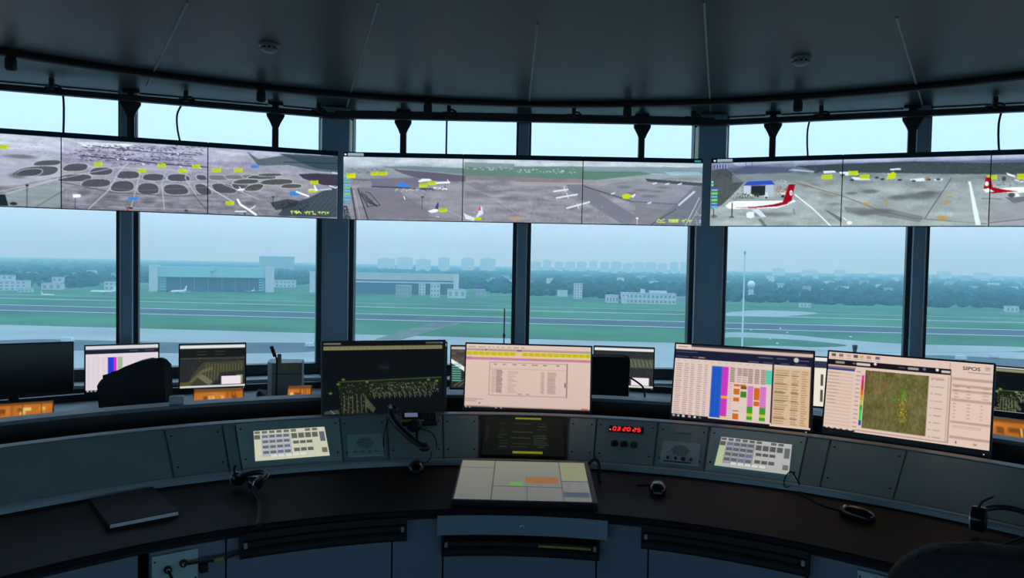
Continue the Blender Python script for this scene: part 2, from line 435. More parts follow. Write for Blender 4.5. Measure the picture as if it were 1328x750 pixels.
YEL, BLU, WHT = (196, 200, 40), (60, 130, 215), (240, 240, 242)
def tags(c, z, pts, col=YEL, w=44, h=20):
    for p in pts:
        x, y = p[:2]; c.poly([z(x-w/2, y-h/2), z(x+w/2, y-h/2), z(x+w/2, y+h/2), z(x-w/2, y+h/2)], col, .92)
        for q in range(3): c.line([z(x-w/2+4, y-h/2+4+q*6), z(x+w/2-6-random.random()*14, y-h/2+4+q*6)], .5, (120, 122, 20), .45)
def zline(c, z, pts, w, col, al=1.0): c.line([z(*p) for p in pts], w, col, al)
def zpoly(c, z, pts, col, al=1.0): c.poly([z(*p) for p in pts], col, al)
def zell(c, z, x, y, rx, ry, col, al=1.0, soft=.3):
    a = z(x, y); b = z(x+rx, y+ry); c.ell(a[0], a[1], b[0]-a[0], b[1]-a[1], col, al, soft)
def island(c, z, x, y, a, b, col=(78, 76, 82), xc=700):
    sk = max(-1.6, min(1.6, (x-xc)/520.0)); pts = []
    for i in range(36):
        t = 2*pi*i/36; u = abs(cos(t))**.72*(1 if cos(t) > 0 else -1); v = abs(sin(t))**.72*(1 if sin(t) > 0 else -1); pts.append((x+a*u*(1+.10*v)+sk*b*v, y+b*v))
    zline(c, z, pts+pts[:1], 2.4, (190, 188, 196), .45); zpoly(c, z, pts, col, .85); zpoly(c, z, [(x+(p-x)*.7, y+(q-y)*.6+b*.1) for p, q in pts], tuple(k+14 for k in col), .35)
def grade(a, contrast=1.22, tint=(.93, 1.0, 1.03)):
    return np.clip((a-140)*contrast*np.array(tint)+151*np.array(tint), 0, 255)
def speck(c, z, box, n, col, w=.8, ln=6, al=.8):
    for _ in range(n):
        x = random.uniform(box[0], box[2]); y = random.uniform(box[1], box[3]); zline(c, z, [(x, y), (x+random.uniform(-ln, ln), y+random.uniform(-2, 2))], w, col, al)
def bars(c, top_caption=None):
    s = c.ss; c.a[:int(.072*PH*s)] = (16, 26, 32)
    if top_caption:
        x0, x1 = top_caption; y0 = int(.018*PH*s); y1 = int(.062*PH*s)
        c.a[y0:y1, int(x0*PW*s):int(x1*PW*s)] = (168, 180, 186); c.a[y0+2:y1-2, int((x0-.03)*PW*s):int((x0-.012)*PW*s)] = (225, 232, 235)
        for k in range(14):
            a = int((x0+.008+(x1-x0)*k/14.5)*PW*s); c.a[y0+2:y1-2:2, a:a+3] = (110, 122, 130)
def yellow_marks(c, z, strokes, w=1.3):
    for st in strokes: zline(c, z, st, w, (226, 232, 90), .95)
# ---- left bank: wide apron seen from above
c = bank_canvas('left'); z = Z(0, 160, 3.949)
c.vgrad([(0, (150, 145, 165)), (.12, (182, 176, 188)), (.3, (160, 150, 166)), (.6, (150, 142, 150)), (1, (128, 122, 130))])
zpoly(c, z, [(-560, -60), (90, 10), (320, 70), (320, 130), (-560, 60)], (196, 194, 202), .8)
zpoly(c, z, [(380, 78), (690, 92), (590, 112), (420, 100)], (226, 226, 220), .9)
c.noise(14, (9, 3)); c.noise(14, (30, 3)); c.noise(9, (2, 1.2)); zpoly(c, z, [(-560,60),(306,120),(306,260),(100,300),(-560,330)], (196,196,204), .45)
for b, n, col in [((420, 96, 900, 128), 120, (70, 62, 92)), ((350, 120, 1050, 150), 90, (88, 80, 108)), ((400, 140, 980, 178), 150, (66, 58, 86)), ((560, 170, 1000, 200), 90, (92, 84, 104)), ((700, 104, 1300, 118), 60, (80, 90, 110)), ((-400, 80, 300, 160), 60, (140, 136, 150))]: speck(c, z, b, n, col, 1.0, 14)
zline(c, z, [(410, 150), (620, 172), (840, 198), (1060, 214)], 1.8, (66, 58, 84), .8); zline(c, z, [(470, 100), (700, 128), (1000, 150)], 1.6, (84, 78, 108), .8)
for x0, y0, x1, y1 in [(320, 105, 1060, 172), (320, 128, 800, 165), (300, 200, 1060, 235), (300, 190, 520, 214)]: zline(c, z, [(x0, y0), (x1, y1)], 1.0, (190, 182, 196), .55)
ISL = [(240,187,66,14),(378,212,58,20),(505,233,56,20),(640,252,58,20),(775,265,58,18),(905,268,58,19),(375,268,80,19),(480,295,70,21),(612,312,58,28),(745,325,54,29),(890,330,64,27),(1035,330,36,28),(1140,325,52,26),(1030,268,28,14),(1110,268,44,13),(1195,265,48,11),(1270,262,40,9),(1235,315,52,18),(1300,302,34,17),(185,230,105,26),(150,236,60,18)]
for q in ISL: island(c, z, *q)
for x, y, a, b in [(560,372,54,22),(745,392,50,18),(420,345,44,16),(90,250,56,22),(110,150,110,16),(1270,405,40,18),(-120,200,120,24),(-220,300,120,30),(-320,240,100,24)]: zell(c, z, x, y, a, b, (96, 94, 98), .7, .6)
zpoly(c, z, [(-560, 330), (40, 345), (250, 300), (308, 300), (308, 425), (-560, 380)], (148, 160, 156), .55)
for pts, w, col, al in [([(308,290),(560,345),(900,365),(1062,358)],1.3,(92,86,94),.85),([(1062,358),(1300,330)],1.0,(110,104,110),.8),([(440,432),(540,335),(600,230),(640,190)],1.6,(196,190,196),.75),([(425,440),(500,360)],1.0,(96,90,96),.8),([(655,432),(690,290),(708,230)],1.5,(186,180,188),.8),([(830,435),(815,300),(835,240)],1.5,(186,180,188),.8),([(1062,445),(985,355)],1.6,(96,90,98),.8),([(1000,360),(940,270),(960,220)],1.5,(188,182,188),.8),([(40,345),(330,262)],1.4,(204,202,206),.6),([(0,335),(310,270),(620,205)],1.2,(190,186,192),.7),([(180,420),(330,330)],1.4,(104,98,104),.8),([(1066,320),(1180,392)],2,(196,192,192),.75),([(1110,290),(1310,380)],1.5,(186,182,182),.7),([(540,420),(830,432),(1062,440)],1.0,(176,170,174),.6)]: zline(c, z, pts, w, col, al)
for y in (305, 360, 400): zline(c, z, [(310, y), (700, y+30), (1060, y+14)], .7, (176, 170, 176), .4)
# poles, small buildings, aircraft
zline(c, z, [(137, 300), (137, 420)], .8, (50, 56, 62)); zpoly(c, z, [(130, 298), (146, 298), (146, 308), (130, 308)], (50, 56, 62))
zline(c, z, [(375, 368), (375, 430)], .8, (60, 64, 70)); zpoly(c, z, [(362, 355), (402, 355), (402, 370), (366, 374)], (232, 232, 228))
zpoly(c, z, [(-60, 345), (30, 350), (46, 410), (-60, 405)], (40, 52, 60)); zell(c, z, 70, 400, 22, 10, (46, 46, 52), .9)
zline(c, z, [(630, 425), (650, 425)], 1, (60, 60, 64)); zell(c, z, 638, 436, 8, 6, (206, 50, 70), 1); zell(c, z, 655, 428, 14, 6, (52, 52, 56), .9); zell(c, z, 945, 441, 12, 6, (60, 66, 62), .9)
for x, y in [(717,195),(915,210),(1020,218),(586,170),(900,143),(625,168)]: zpoly(c, z, [(x-9, y-5), (x+10, y-1), (x+4, y+5)], WHT, .95)
zline(c, z, [(1212,332),(1275,326)], 2.6, WHT); zline(c, z, [(1216,316),(1232,340)], 1.2, WHT)
zline(c, z, [(1208,384),(1222,410),(1262,436),(1300,464)], 3.2, WHT); zline(c, z, [(1196,446),(1250,446)], 1.4, WHT); zline(c, z, [(1262,440),(1296,418)], 1.6, (220,220,226)); zell(c, z, 1244, 458, 8, 6, (70,70,76), .9)
z2 = Z(332, 200.5, 3.949)
zpoly(c, z2, [(-60,-30),(0,10),(120,-10),(420,0),(420,82),(300,70),(150,40),(0,45)], (88, 100, 104), .9)
zpoly(c, z2, [(100,-20),(420,-8),(420,70),(300,60)], (62, 76, 82), .85); zline(c, z2, [(130,25),(420,32)], 1.8, (46,58,66), .6)
zpoly(c, z2, [(0,40),(160,60),(330,75),(420,82),(420,90),(280,84),(0,60)], (150,156,146), .55)
zpoly(c, z2, [(205,88),(300,84),(420,90),(420,150),(330,145),(230,112)], (58, 52, 64), .85)
zpoly(c, z2, [(-260,60),(0,75),(220,110),(330,150),(420,160),(420,200),(260,200),(0,160),(-260,120)], (158,152,148), .45)
for x, y, a, b in [(95,130,80,15),(170,152,52,11),(20,105,70,10),(-60,128,60,12),(60,92,60,7),(-20,160,40,18)]: island(c, z2, x, y, a, b, (80, 78, 76), 500)
zpoly(c, z2, [(100,305),(150,248),(260,215),(330,180),(412,150),(412,320),(120,310)], (68, 78, 86), .92)
for k in range(7): zline(c, z2, [(230+k*26, 305), (330+k*22, 190+k*6)], .9, (104,112,124), .5)
zpoly(c, z2, [(60,240),(150,220),(210,230),(190,262),(90,280)], (56,62,64), .8); speck(c, z2, (110,235,260,290), 40, (40,46,50), 1.2, 10)
zline(c, z2, [(75,210),(75,262)], .8, (50,52,56)); zell(c, z2, 75, 210, 9, 4, (60,60,64), 1)
tags(c, z, [(25,97),(490,195),(712,230),(815,203),(925,232),(1000,210),(1104,230),(1210,228),(1170,402)]); tags(c, z, [(665,378)], BLU, 50, 16); tags(c, z2, [(290,132),(278,176)], YEL, 42, 20); tags(c, z2, [(185,192)], BLU, 52, 22); tags(c, z2, [(-20,50)], BLU, 40, 14)
zline(c, z2, [(196,182),(258,206)], 2.6, WHT); zline(c, z2, [(262,172),(300,168),(310,176)], 2, (214,210,220)); zline(c, z2, [(290,150),(300,176)], 2.4, WHT); zline(c, z2, [(370,150),(402,162),(414,156)], 1.8, (212,214,222)); zline(c, z2, [(320,172),(380,168)], 2.2, (196,188,204)); zline(c, z2, [(384,80),(412,83)], 1.4, (226,230,232))
z3 = Z(365, 262, 18.97)
yellow_marks(c, z3, [[(170,215),(230,200)],[(200,200),(205,270)],[(270,200),(330,205)],[(260,230),(380,225)],[(300,200),(330,265)],[(370,195),(440,265)],[(300,260),(390,235)],[(520,235),(660,225)],[(590,200),(560,280)],[(650,215),(640,280)],[(690,215),(740,210)],[(735,215),(740,280),(810,285)],[(860,235),(920,225)],[(900,215),(905,265)],[(950,240),(1030,225)],[(985,220),(960,270)],[(1050,225),(1055,295)],[(1085,245),(1140,245)],[(1120,225),(1110,265)]], 1.15)
bars(c); PIC_LEFT = grade(c.out())
# ---- middle bank: terminal roof, apron and pier
c = bank_canvas('mid'); z = Z(332, 160, 3.949); z7 = Z(440, 190, 7.143); z8 = Z(664, 160, 3.949)
c.vgrad([(0, (176, 176, 186)), (.12, (196, 196, 202)), (.2, (168, 172, 178)), (.27, (140, 148, 150)), (.42, (148, 139, 146)), (1, (142, 135, 141))]); c.noise(12, (14, 4)); c.noise(13, (40, 5)); c.noise(9, (2, 1.2))
zpoly(c, z7, [(380,190),(640,188),(1160,215),(1160,280),(760,236),(500,215)], (108, 122, 124), .8)
zpoly(c, z7, [(480,215),(760,236),(1160,285),(1160,340),(900,330),(700,300),(560,250)], (98, 88, 106), .85)
zpoly(c, z7, [(30,190),(380,195),(560,250),(720,300),(600,300),(30,250)], (150,146,152), .5); speck(c, z7, (40,200,420,250), 120, (104,98,116), .8, 12, .7)
zline(c, z7, [(520,212),(760,236),(1140,275)], .9, (180,178,182), .7)
zpoly(c, z7, [(270,300),(700,296),(740,330),(720,385),(520,380),(300,370)], (112,106,120), .8)
for k in range(26): zline(c, z7, [(290+k*17, 300), (305+k*16, 378)], .5, (140,134,146), .5)
zpoly(c, z7, [(160,375),(500,395),(840,620),(860,680),(270,670)], (124,116,126), .75); zpoly(c, z7, [(170,325),(270,322),(300,372),(200,380)], (140,134,142), .7)
zline(c, z7, [(290,372),(520,385),(730,400),(860,405)], 2.2, (66,62,76), .85); zline(c, z7, [(110,300),(270,312)], 1.4, (96,92,100), .8)
for pts, w, col in [([(95,380),(150,680)],3,(76,72,80)),([(120,400),(185,680)],1.6,(168,164,168)),([(160,390),(260,680)],2.4,(70,66,74)),([(190,440),(258,560)],1.4,(60,56,64)),([(140,420),(215,670)],1.0,(140,136,142))]: zline(c, z7, pts, w, col, .85)
for k in range(9): zline(c, z7, [(205+k*14+(k % 3)*6, 425+k*14), (250+k*12, 520+k*5)], 1.1, (52,50,58), .85)
zline(c, z7, [(230,420),(270,430),(370,545),(250,555),(190,420)], 1.2, (70,66,74), .9)
zpoly(c, z7, [(860,420),(1160,400),(1160,700),(820,660)], (152,146,150), .5); zline(c, z7, [(820,470),(1140,500)], .8, (170,164,166), .6); zline(c, z7, [(980,600),(1150,680)], 1, (172,172,176), .8)
zpoly(c, z7, [(28,540),(60,545),(100,670),(28,670)], (70,72,80), .9); speck(c, z7, (30,560,90,660), 14, (200,204,208), 1, 6)
for i, col in enumerate([(60,160,130),(70,150,180),(70,170,190),(60,170,110),(70,150,190),(80,180,90),(50,130,190),(70,160,180),(60,140,160)]):
    y = 290+i*27; zpoly(c, z7, [(28,y),(92,y+2),(92,y+20),(28,y+18)], col, .8); zline(c, z7, [(36,y+8),(84,y+9)], .7, (214,232,232), .7)
zpoly(c, z7, [(720,330),(760,305),(830,310),(850,325),(730,340)], (228,228,232), .95); zline(c, z7, [(880,350),(1010,345)], 3, (230,230,234)); zline(c, z7, [(995,322),(1012,352)], 1.6, (220,222,230)); zline(c, z7, [(870,395),(985,408)], 3, (226,226,232)); zline(c, z7, [(965,375),(980,395)], 1.4, (120,110,140))
speck(c, z7, (500,395,760,425), 60, (200,196,204), .9, 8); speck(c, z7, (740,395,980,425), 40, (70,66,78), 1, 8)
zline(c, z7, [(760,475),(760,590)], .8, (80,78,84)); zpoly(c, z7, [(750,472),(778,472),(774,484),(754,484)], (60,58,64)); zline(c, z7, [(590,470),(600,495)], 1.6, (226,226,230))
zpoly(c, z7, [(812,610),(880,590),(915,600),(900,620),(850,628)], (236,236,240)); zpoly(c, z7, [(878,590),(905,530),(916,534),(912,590)], (70,74,120)); zpoly(c, z7, [(880,655),(925,665),(915,672)], (216,216,220), .9)
tags(c, z7, [(315,252),(395,252),(770,368),(850,350),(955,604)], YEL, 76, 36); tags(c, z7, [(95,268)], (222,206,40), 84, 44); zpoly(c, z7, [(515,375),(545,350),(575,340),(600,352),(640,360),(625,382)], BLU, .9); zpoly(c, z7, [(40,236),(60,236),(60,262),(40,262)], (90,190,110), .9)
# second and third screen
zpoly(c, z, [(1060,205),(1311,215),(1311,240),(1060,240)], (112,128,126), .7); zpoly(c, z, [(1060,230),(1311,240),(1311,282),(1060,275)], (100,122,110), .85); speck(c, z, (1080,232,1390,246), 40, (196,204,208), .9, 10); zpoly(c, z, [(1060,275),(1311,282),(1311,300),(1060,300)], (126,108,112), .55)
zpoly(c, z8, [(0,58),(310,70),(310,90),(0,84)], (110,126,126), .6); zpoly(c, z8, [(0,228),(345,228),(345,292),(0,284)], (98,124,110), .85); speck(c, z8, (20,240,300,262), 50, (206,212,216), .9, 8, .9); zpoly(c, z8, [(0,284),(345,290),(345,312),(0,306)], (134,112,112), .55); zpoly(c, z8, [(0,306),(345,312),(345,330),(0,326)], (168,156,154), .7)
for x, y, a, b in [(1150,340,60,20),(1210,360,70,16),(1260,306,40,8),(1130,375,60,14),(1280,390,60,14)]: zell(c, z, x, y, a, b, (112,108,116), .5, .7)
zpoly(c, z, [(1060,470),(1120,495),(1150,430),(1160,470),(1110,508),(1070,500)], (216,212,220), .95); zpoly(c, z, [(1132,455),(1142,428),(1148,455)], (190,90,110)); tags(c, z, [(1132,498)], YEL, 36, 14); zell(c, z, 1320, 495, 40, 12, (186,150,110), .7)
for x, y, a, b in [(1120,400,70,10),(1180,430,90,9),(1240,380,60,9),(1300,430,70,10),(1200,395,50,7)]: zell(c, z, x, y, a, b, (170,166,172), .5, .8)
zline(c, z, [(1070,330),(1180,372),(1330,470)], 1.2, (168,164,170), .6); zline(c, z, [(1080,360),(1311,352)], .8, (104,100,108), .6); zline(c, z8, [(0,404),(120,398),(260,410)], .8, (110,106,114), .6)
for q in range(3): zline(c, z, [(1360+q*14, 500), (1390+q*8, 400)], .7, (188,186,186), .5)
zpoly(c, z8, [(260,320),(350,318),(610,470),(600,522),(560,522),(330,390),(275,345)], (124,120,128), .9); zpoly(c, z8, [(345,318),(400,330),(830,418),(800,440),(620,420)], (134,130,138), .85); zpoly(c, z8, [(620,425),(805,440),(690,522),(600,522)], (128,124,130), .7)
for k in range(30): zline(c, z8, [(380+k*7.5, 412+k*3.6), (384+k*7.4, 445+k*2.6)], .5, (140,142,156), .55)
zline(c, z8, [(350,328),(600,402),(830,414)], 1.2, (60,58,68), .9)
for a in [((215,388),(318,370)),((268,440),(380,408)),((200,355),(270,345))]: zline(c, z8, list(a), 2.6, (222,218,226), .95); zline(c, z8, [(a[0][0]+50, a[0][1]-24), (a[0][0]+60, a[0][1]+2)], 1.4, (214,210,220), .9)
zpoly(c, z8, [(345,228),(970,225),(970,262),(700,258),(345,262)], (116,134,138), .75); zpoly(c, z8, [(345,252),(640,250),(700,262),(420,294),(345,296)], (92,122,106), .85); zpoly(c, z8, [(400,300),(800,255),(970,262),(970,278),(660,284),(430,325)], (160,162,164), .55); zpoly(c, z8, [(760,250),(940,248),(970,262),(800,270)], (168,190,198), .6)
zpoly(c, z8, [(665,285),(970,305),(970,322),(680,302)], (74,78,86), .9); zpoly(c, z8, [(430,325),(680,300),(970,322),(830,415),(600,402)], (140,140,146), .6)
for x, y, a, b in [(560,330,50,10),(650,345,60,9),(730,350,50,8),(600,360,40,8),(690,375,60,10),(760,330,50,7)]: zell(c, z8, x, y, a, b, (104,104,112), .6, .6)
zpoly(c, z8, [(830,415),(920,322),(970,322),(970,530),(690,525),(760,470)], (112,116,123), .8); zline(c, z8, [(845,418),(922,350)], 3.2, (206,206,208), .9); zline(c, z8, [(880,525),(950,380)], 1.2, (206,206,210), .9); zline(c, z8, [(900,525),(962,400)], .8, (190,190,196), .8); zline(c, z8, [(700,522),(830,440)], 1.2, (66,68,76), .8)
for x, y in [(715,308),(780,310),(845,310),(690,408),(500,362)]: zpoly(c, z8, [(x-12, y+2), (x+14, y-6), (x+10, y+3), (x-8, y+7)], (214,216,220), .9)
zpoly(c, z8, [(548,372),(575,362),(605,375),(575,392),(552,388)], YEL); zpoly(c, z8, [(596,378),(618,360),(622,366),(604,384)], (230,226,232)); zline(c, z8, [(612,352),(622,372)], 1.2, (196,90,110)); zline(c, z8, [(630,490),(630,522)], .8, (224,226,228)); zell(c, z8, 630, 488, 8, 5, (230,232,232), 1)
zline(c, z8, [(355,440),(480,520)], .8, (150,148,150), .7); speck(c, z8, (350,420,470,520), 26, (176,172,178), .9, 8, .6); speck(c, z8, (930,430,962,520), 18, (190,192,204), 1.2, 5, .8)
z9 = Z(840, 276, 20.43)
yellow_marks(c, z9, [[(190,240),(250,175),(290,215)],[(290,220),(390,175)],[(210,255),(410,255)],[(520,180),(530,245)],[(520,190),(780,180)],[(570,215),(770,210)],[(540,245),(760,245)],[(640,180),(650,250)],[(720,180),(730,245)],[(860,215),(990,175)],[(920,195),(905,260)],[(1050,215),(1130,200)],[(1080,200),(1070,250)]], 1.2)
bars(c, (.04, .17)); s = c.ss; c.a[int(.03*PH*s):int(.055*PH*s), int(2.93*PW*s):int(2.985*PW*s)] = (70, 130, 140); PIC_MID = grade(c.out())
# ---- right bank: stand with the red-tailed airliner
c = bank_canvas('right'); z = Z(915, 195, 7.143); y8 = Z(996, 160, 3.949)
c.vgrad([(0, (150, 152, 180)), (.08, (172, 172, 192)), (.17, (104, 112, 130)), (.3, (130, 136, 137)), (.5, (154, 157, 157)), (1, (164, 167, 165))]); c.noise(12, (16, 5)); c.noise(14, (40, 6)); c.noise(8, (2, 1.2))
zpoly(c, z, [(0,105),(200,110),(330,185),(240,250),(60,260),(0,240)], (120,118,134), .6)
zpoly(c, z, [(210,190),(300,165),(440,155),(700,170),(780,190),(760,222),(230,222)], (92,96,118), .9); zpoly(c, z, [(300,165),(360,150),(430,160)], (80,82,104)); zline(c, z, [(345,120),(345,160)], .8, (80,80,96)); zline(c, z, [(400,118),(402,158)], .8, (80,80,96))
zpoly(c, z, [(20,180),(160,165),(230,230),(330,300),(200,440),(120,510),(20,540)], (78,80,80), .85)
for k in range(11): zline(c, z, [(40+k*20, 190+k*9), (36+k*19, 470-k*18)], .7, (112,110,112), .6)
speck(c, z, (30,200,280,470), 110, (54,60,58), 1, 9, .7); speck(c, z, (190,370,320,460), 40, (126,110,112), 1, 8, .8)
zpoly(c, z, [(215,235),(760,225),(980,265),(900,330),(620,300),(220,300)], (130,134,134), .6); zline(c, z, [(760,190),(980,222)], 1.6, (184,186,198), .8)
zpoly(c, z, [(330,330),(400,335),(400,430),(330,415)], (190,190,200)); zpoly(c, z, [(530,332),(600,328),(605,420),(530,430)], (176,178,190)); zpoly(c, z, [(398,334),(530,334),(530,425),(398,425)], (46,52,58)); zpoly(c, z, [(325,330),(370,290),(580,286),(615,326)], (58,84,168)); zline(c, z, [(365,290),(580,287)], 1, (110,140,210))
speck(c, z, (290,400,440,450), 70, (70,80,60), 1.3, 7); speck(c, z, (300,405,430,430), 16, (228,226,220), 1.4, 3); zpoly(c, z, [(520,455),(530,395),(552,395),(560,455)], (206,204,200)); zell(c, z, 462, 420, 16, 26, (66,76,66), .9); zell(c, z, 540, 446, 16, 10, (50,52,54), .9)
speck(c, z, (600,290,720,420), 90, (186,180,186), 1.2, 7); speck(c, z, (610,340,740,420), 50, (150,100,70), 1.2, 8); zell(c, z, 690, 436, 18, 16, (60,44,46), .9); zpoly(c, z, [(672,402),(730,404),(726,424),(676,424)], (214,200,196))
# darker patches and lines of the apron
for x, y, a, b, col in [(560,600,290,28,(112,112,112)),(1090,330,60,16,(150,132,110)),(930,340,110,26,(116,112,112)),(1100,430,120,44,(122,124,122)),(1150,520,90,20,(122,122,120))]: zell(c, z, x, y, a, b, col, .75, .7)
zpoly(c, z, [(820,295),(860,300),(1180,430),(1130,440)], (170,160,146), .7); zline(c, z, [(800,300),(1050,385),(1200,440)], 1, (180,168,150), .7); zline(c, z, [(905,400),(1180,395)], .8, (168,166,162), .6)
zpoly(c, z, [(470,640),(500,640),(560,712),(520,712)], (104,106,106), .8); zline(c, z, [(800,425),(960,555),(1120,715)], 1.8, (232,234,236)); zpoly(c, z, [(1060,565),(1110,585),(1215,650),(1215,690)], (100,104,104), .8); zline(c, z, [(790,560),(800,600)], 3, (110,110,108), .5)
# airliner
zpoly(c, z, [(160,515),(200,482),(260,472),(690,478),(760,488),(740,515),(640,545),(500,552),(240,545),(180,535)], (236,234,240)); zpoly(c, z, [(300,540),(640,545),(740,512),(700,540),(560,560),(300,552)], (176,172,180))
zpoly(c, z, [(260,530),(430,528),(600,510),(690,490),(740,330),(798,328),(770,480),(730,510),(640,530),(420,540)], (150,28,44)); zell(c, z, 764, 408, 15, 26, (226,224,232), 1, .15); zell(c, z, 764, 408, 8, 14, (120,130,190), .9); zpoly(c, z, [(735,500),(790,470),(810,488),(760,505)], (228,228,232))
zpoly(c, z, [(400,550),(470,552),(545,625),(500,625)], (204,206,214)); zline(c, z, [(470,552),(540,622)], 1, (240,240,244)); zpoly(c, z, [(358,590),(380,572),(430,575),(435,620),(405,636),(365,625)], (224,222,228)); zline(c, z, [(250,500),(620,492)], .7, (190,190,206), .7)
zline(c, z, [(225,490),(225,620)], 1.6, (50,52,56)); zline(c, z, [(205,620),(240,620)], 1.6, (70,70,72)); zell(c, z, 55, 610, 36, 20, (110,104,102), .8); zline(c, z, [(50,540),(52,620)], 1.4, (78,76,78))
for i, col in enumerate([(70,150,190),(110,190,60),(70,150,190),(110,200,50),(60,140,200),(60,150,200)]):
    y = 355+i*31; zpoly(c, z, [(22,y),(84,y),(84,y+22),(22,y+22)], col, .85); zline(c, z, [(30,y+10),(76,y+10)], .8, (224,238,240), .7)
zpoly(c, z, [(22,280),(40,280),(40,330),(22,330)], (60,170,150), .9); zline(c, z, [(26,288),(34,288)], 1.4, WHT); zline(c, z, [(26,318),(34,318)], 1.4, WHT)
for k in range(5): zpoly(c, z, [(40+k*26,130),(56+k*26,130),(54+k*26,170),(44+k*26,170)], (70,76,112), .8); zline(c, z, [(60+k*26,132),(60+k*26,168)], .8, (214,214,226), .8)
# far aprons, middle and right screen
zpoly(c, y8, [(-300,232),(110,205),(110,260),(-120,265)], (82,90,104), .3)
zpoly(c, y8, [(60,235),(350,220),(1320,190),(1320,222),(1100,222),(600,225),(300,240)], (96,102,128), .75); zpoly(c, y8, [(120,228),(350,225),(700,208),(1100,215),(1320,205),(1320,270),(950,272),(500,268),(240,262)], (64,74,76), .85); speck(c, y8, (700,215,1320,262), 60, (98,108,110), .9, 14, .6)
zline(c, y8, [(90,248),(215,260)], 1.8, (178,180,196), .8)
for x, y, a, b in [(650,393,70,18),(800,370,70,14),(760,385,120,26),(500,362,60,14),(560,462,90,18),(470,470,70,20),(400,372,40,10)]: zell(c, y8, x, y, a, b, (98,100,100), .75, .6)
zpoly(c, y8, [(360,440),(620,455),(780,490),(760,520),(520,480),(380,470)], (110,112,110), .6)
zline(c, y8, [(130,315),(360,388),(560,462),(720,498),(1090,530)], 1.4, (108,102,100), .7); zline(c, y8, [(785,500),(910,292)], 1.4, (84,86,88), .8); zline(c, y8, [(820,490),(930,290)], .8, (170,150,120), .6); zline(c, y8, [(405,345),(940,350)], .8, (170,170,166), .5)
zpoly(c, y8, [(992,310),(1004,310),(1062,535),(1036,535)], (224,228,230), .95); zpoly(c, y8, [(915,500),(990,312),(1000,330),(1030,535),(920,535)], (158,162,160), .5)
for x, y, a, b in [(475,425,26,11),(585,413,20,8),(870,498,36,16),(893,415,26,8),(905,388,22,6)]: zell(c, y8, x, y, a, b, (190,140,60), .85, .7)
zell(c, y8, 394, 520, 16, 10, (238,240,242), 1, .2); zline(c, y8, [(360,495),(378,508)], 1.2, WHT)
for pts in [[(330,265),(400,262),(440,275),(350,285)],[(395,290),(480,292),(500,304),(410,305)],[(596,248),(650,243),(655,252),(600,255)],[(585,268),(630,290),(600,300)],[(255,258),(312,258),(320,266),(260,270)],[(700,300),(770,293),(780,308),(710,312)],[(822,298),(870,296),(862,306),(826,306)]]: zpoly(c, y8, pts, (226,226,230), .9)
for x, y in [(222,262),(350,280),(400,305),(560,300),(650,303),(720,308),(795,300),(845,300),(530,292)]: zell(c, y8, x, y, 14, 6, (60,56,62), .85)
zline(c, y8, [(218,238),(224,266)], 1.6, (90,84,120)); zline(c, y8, [(655,238),(656,250)], 1, (110,100,130)); zell(c, y8, 790, 293, 8, 10, (170,120,80), .8)
tags(c, y8, [(275,288),(405,270),(465,288),(1108,288)], YEL, 52, 22); zpoly(c, y8, [(578,300),(590,275),(615,262),(632,272),(622,298)], YEL); tags(c, y8, [(1270,282)], YEL, 60, 30); tags(c, y8, [(1320,336)], YEL, 40, 16)
zpoly(c, y8, [(1180,262),(1225,278),(1235,288),(1190,276)], WHT); zell(c, y8, 1170, 295, 14, 14, (70,66,76), .8); zline(c, y8, [(1230,300),(1320,322)], 2, (206,204,208)); speck(c, y8, (1130,300,1320,330), 24, (90,90,92), 1.2, 10)
zpoly(c, y8, [(1105,350),(1200,340),(1330,335),(1330,362),(1250,368),(1110,368)], (234,232,238)); zpoly(c, y8, [(1068,345),(1075,288),(1098,290),(1112,340),(1180,352),(1250,360),(1110,372),(1066,360)], (164,28,40)); zell(c, y8, 1082, 322, 10, 13, (228,226,232), 1, .15); zpoly(c, y8, [(1062,352),(1090,345),(1120,362),(1080,368)], (226,224,230))
zell(c, y8, 1240, 382, 20, 13, (226,224,230), 1, .2); zell(c, y8, 1215, 380, 22, 14, (80,78,82), .9); zpoly(c, y8, [(1180,392),(1330,385),(1330,400),(1230,425)], (104,102,106), .8); zline(c, y8, [(1062,398),(1160,400)], 1.4, (96,94,98), .7); zpoly(c, y8, [(1100,420),(1800,400),(1800,540),(1100,540)], (146,138,144), .5); zline(c, y8, [(1100,525),(1330,500),(1700,470)], 1.4, (96,94,98), .7)
bars(c, (.05, .17)); PIC_RIGHT = grade(c.out())

# ---- the nine panels
def display_panel(bank, i, pic, lab):
    org, yaw = BANKS[bank]
    t = thing('display_panel', lab, 'screen', org + Vector((cos(yaw), sin(yaw), 0))*SW*i, yaw, group='video wall panels over the windows')
    g = .0035
    mb = MB(); mb.box(g*.3, SW-g*.3, .004, .075, 0, SH, bev=.003); mb.build('casing', M_BLACKM, t)
    picture('picture', pic[:, i*PW:(i+1)*PW], SW-2*g, SH-2*g, t, Matrix.Translation((g, .002, g)))
    mb = MB(); mb.box(.25, .77, .075, .11, .14, .44, bev=.01); mb.build('mount_plate', M_BLACKM, t)
LAB = {'left': ['wall display of pale hazy apron, cut by the left frame edge', 'wide wall display of dark grass islands between taxiways with yellow tags', 'wall display of grass islands, white jets and dark terminal roof beside the left column'],
       'mid': ['wall display of terminal roof, blue-finned jet and teal tag column', 'middle wall display of hazy apron with jets parked along a pier tip', 'wall display of long pier, taxiway and one yellow blob'],
       'right': ['wall display of red-tailed airliner before blue-roofed shed', 'wall display of broad apron with orange marks and white guide line', 'wall display of red airliner tail, cut by the right frame edge']}
for b, pic in (('left', PIC_LEFT), ('mid', PIC_MID), ('right', PIC_RIGHT)):
    for i in range(3): display_panel(b, i, pic, LAB[b][i])
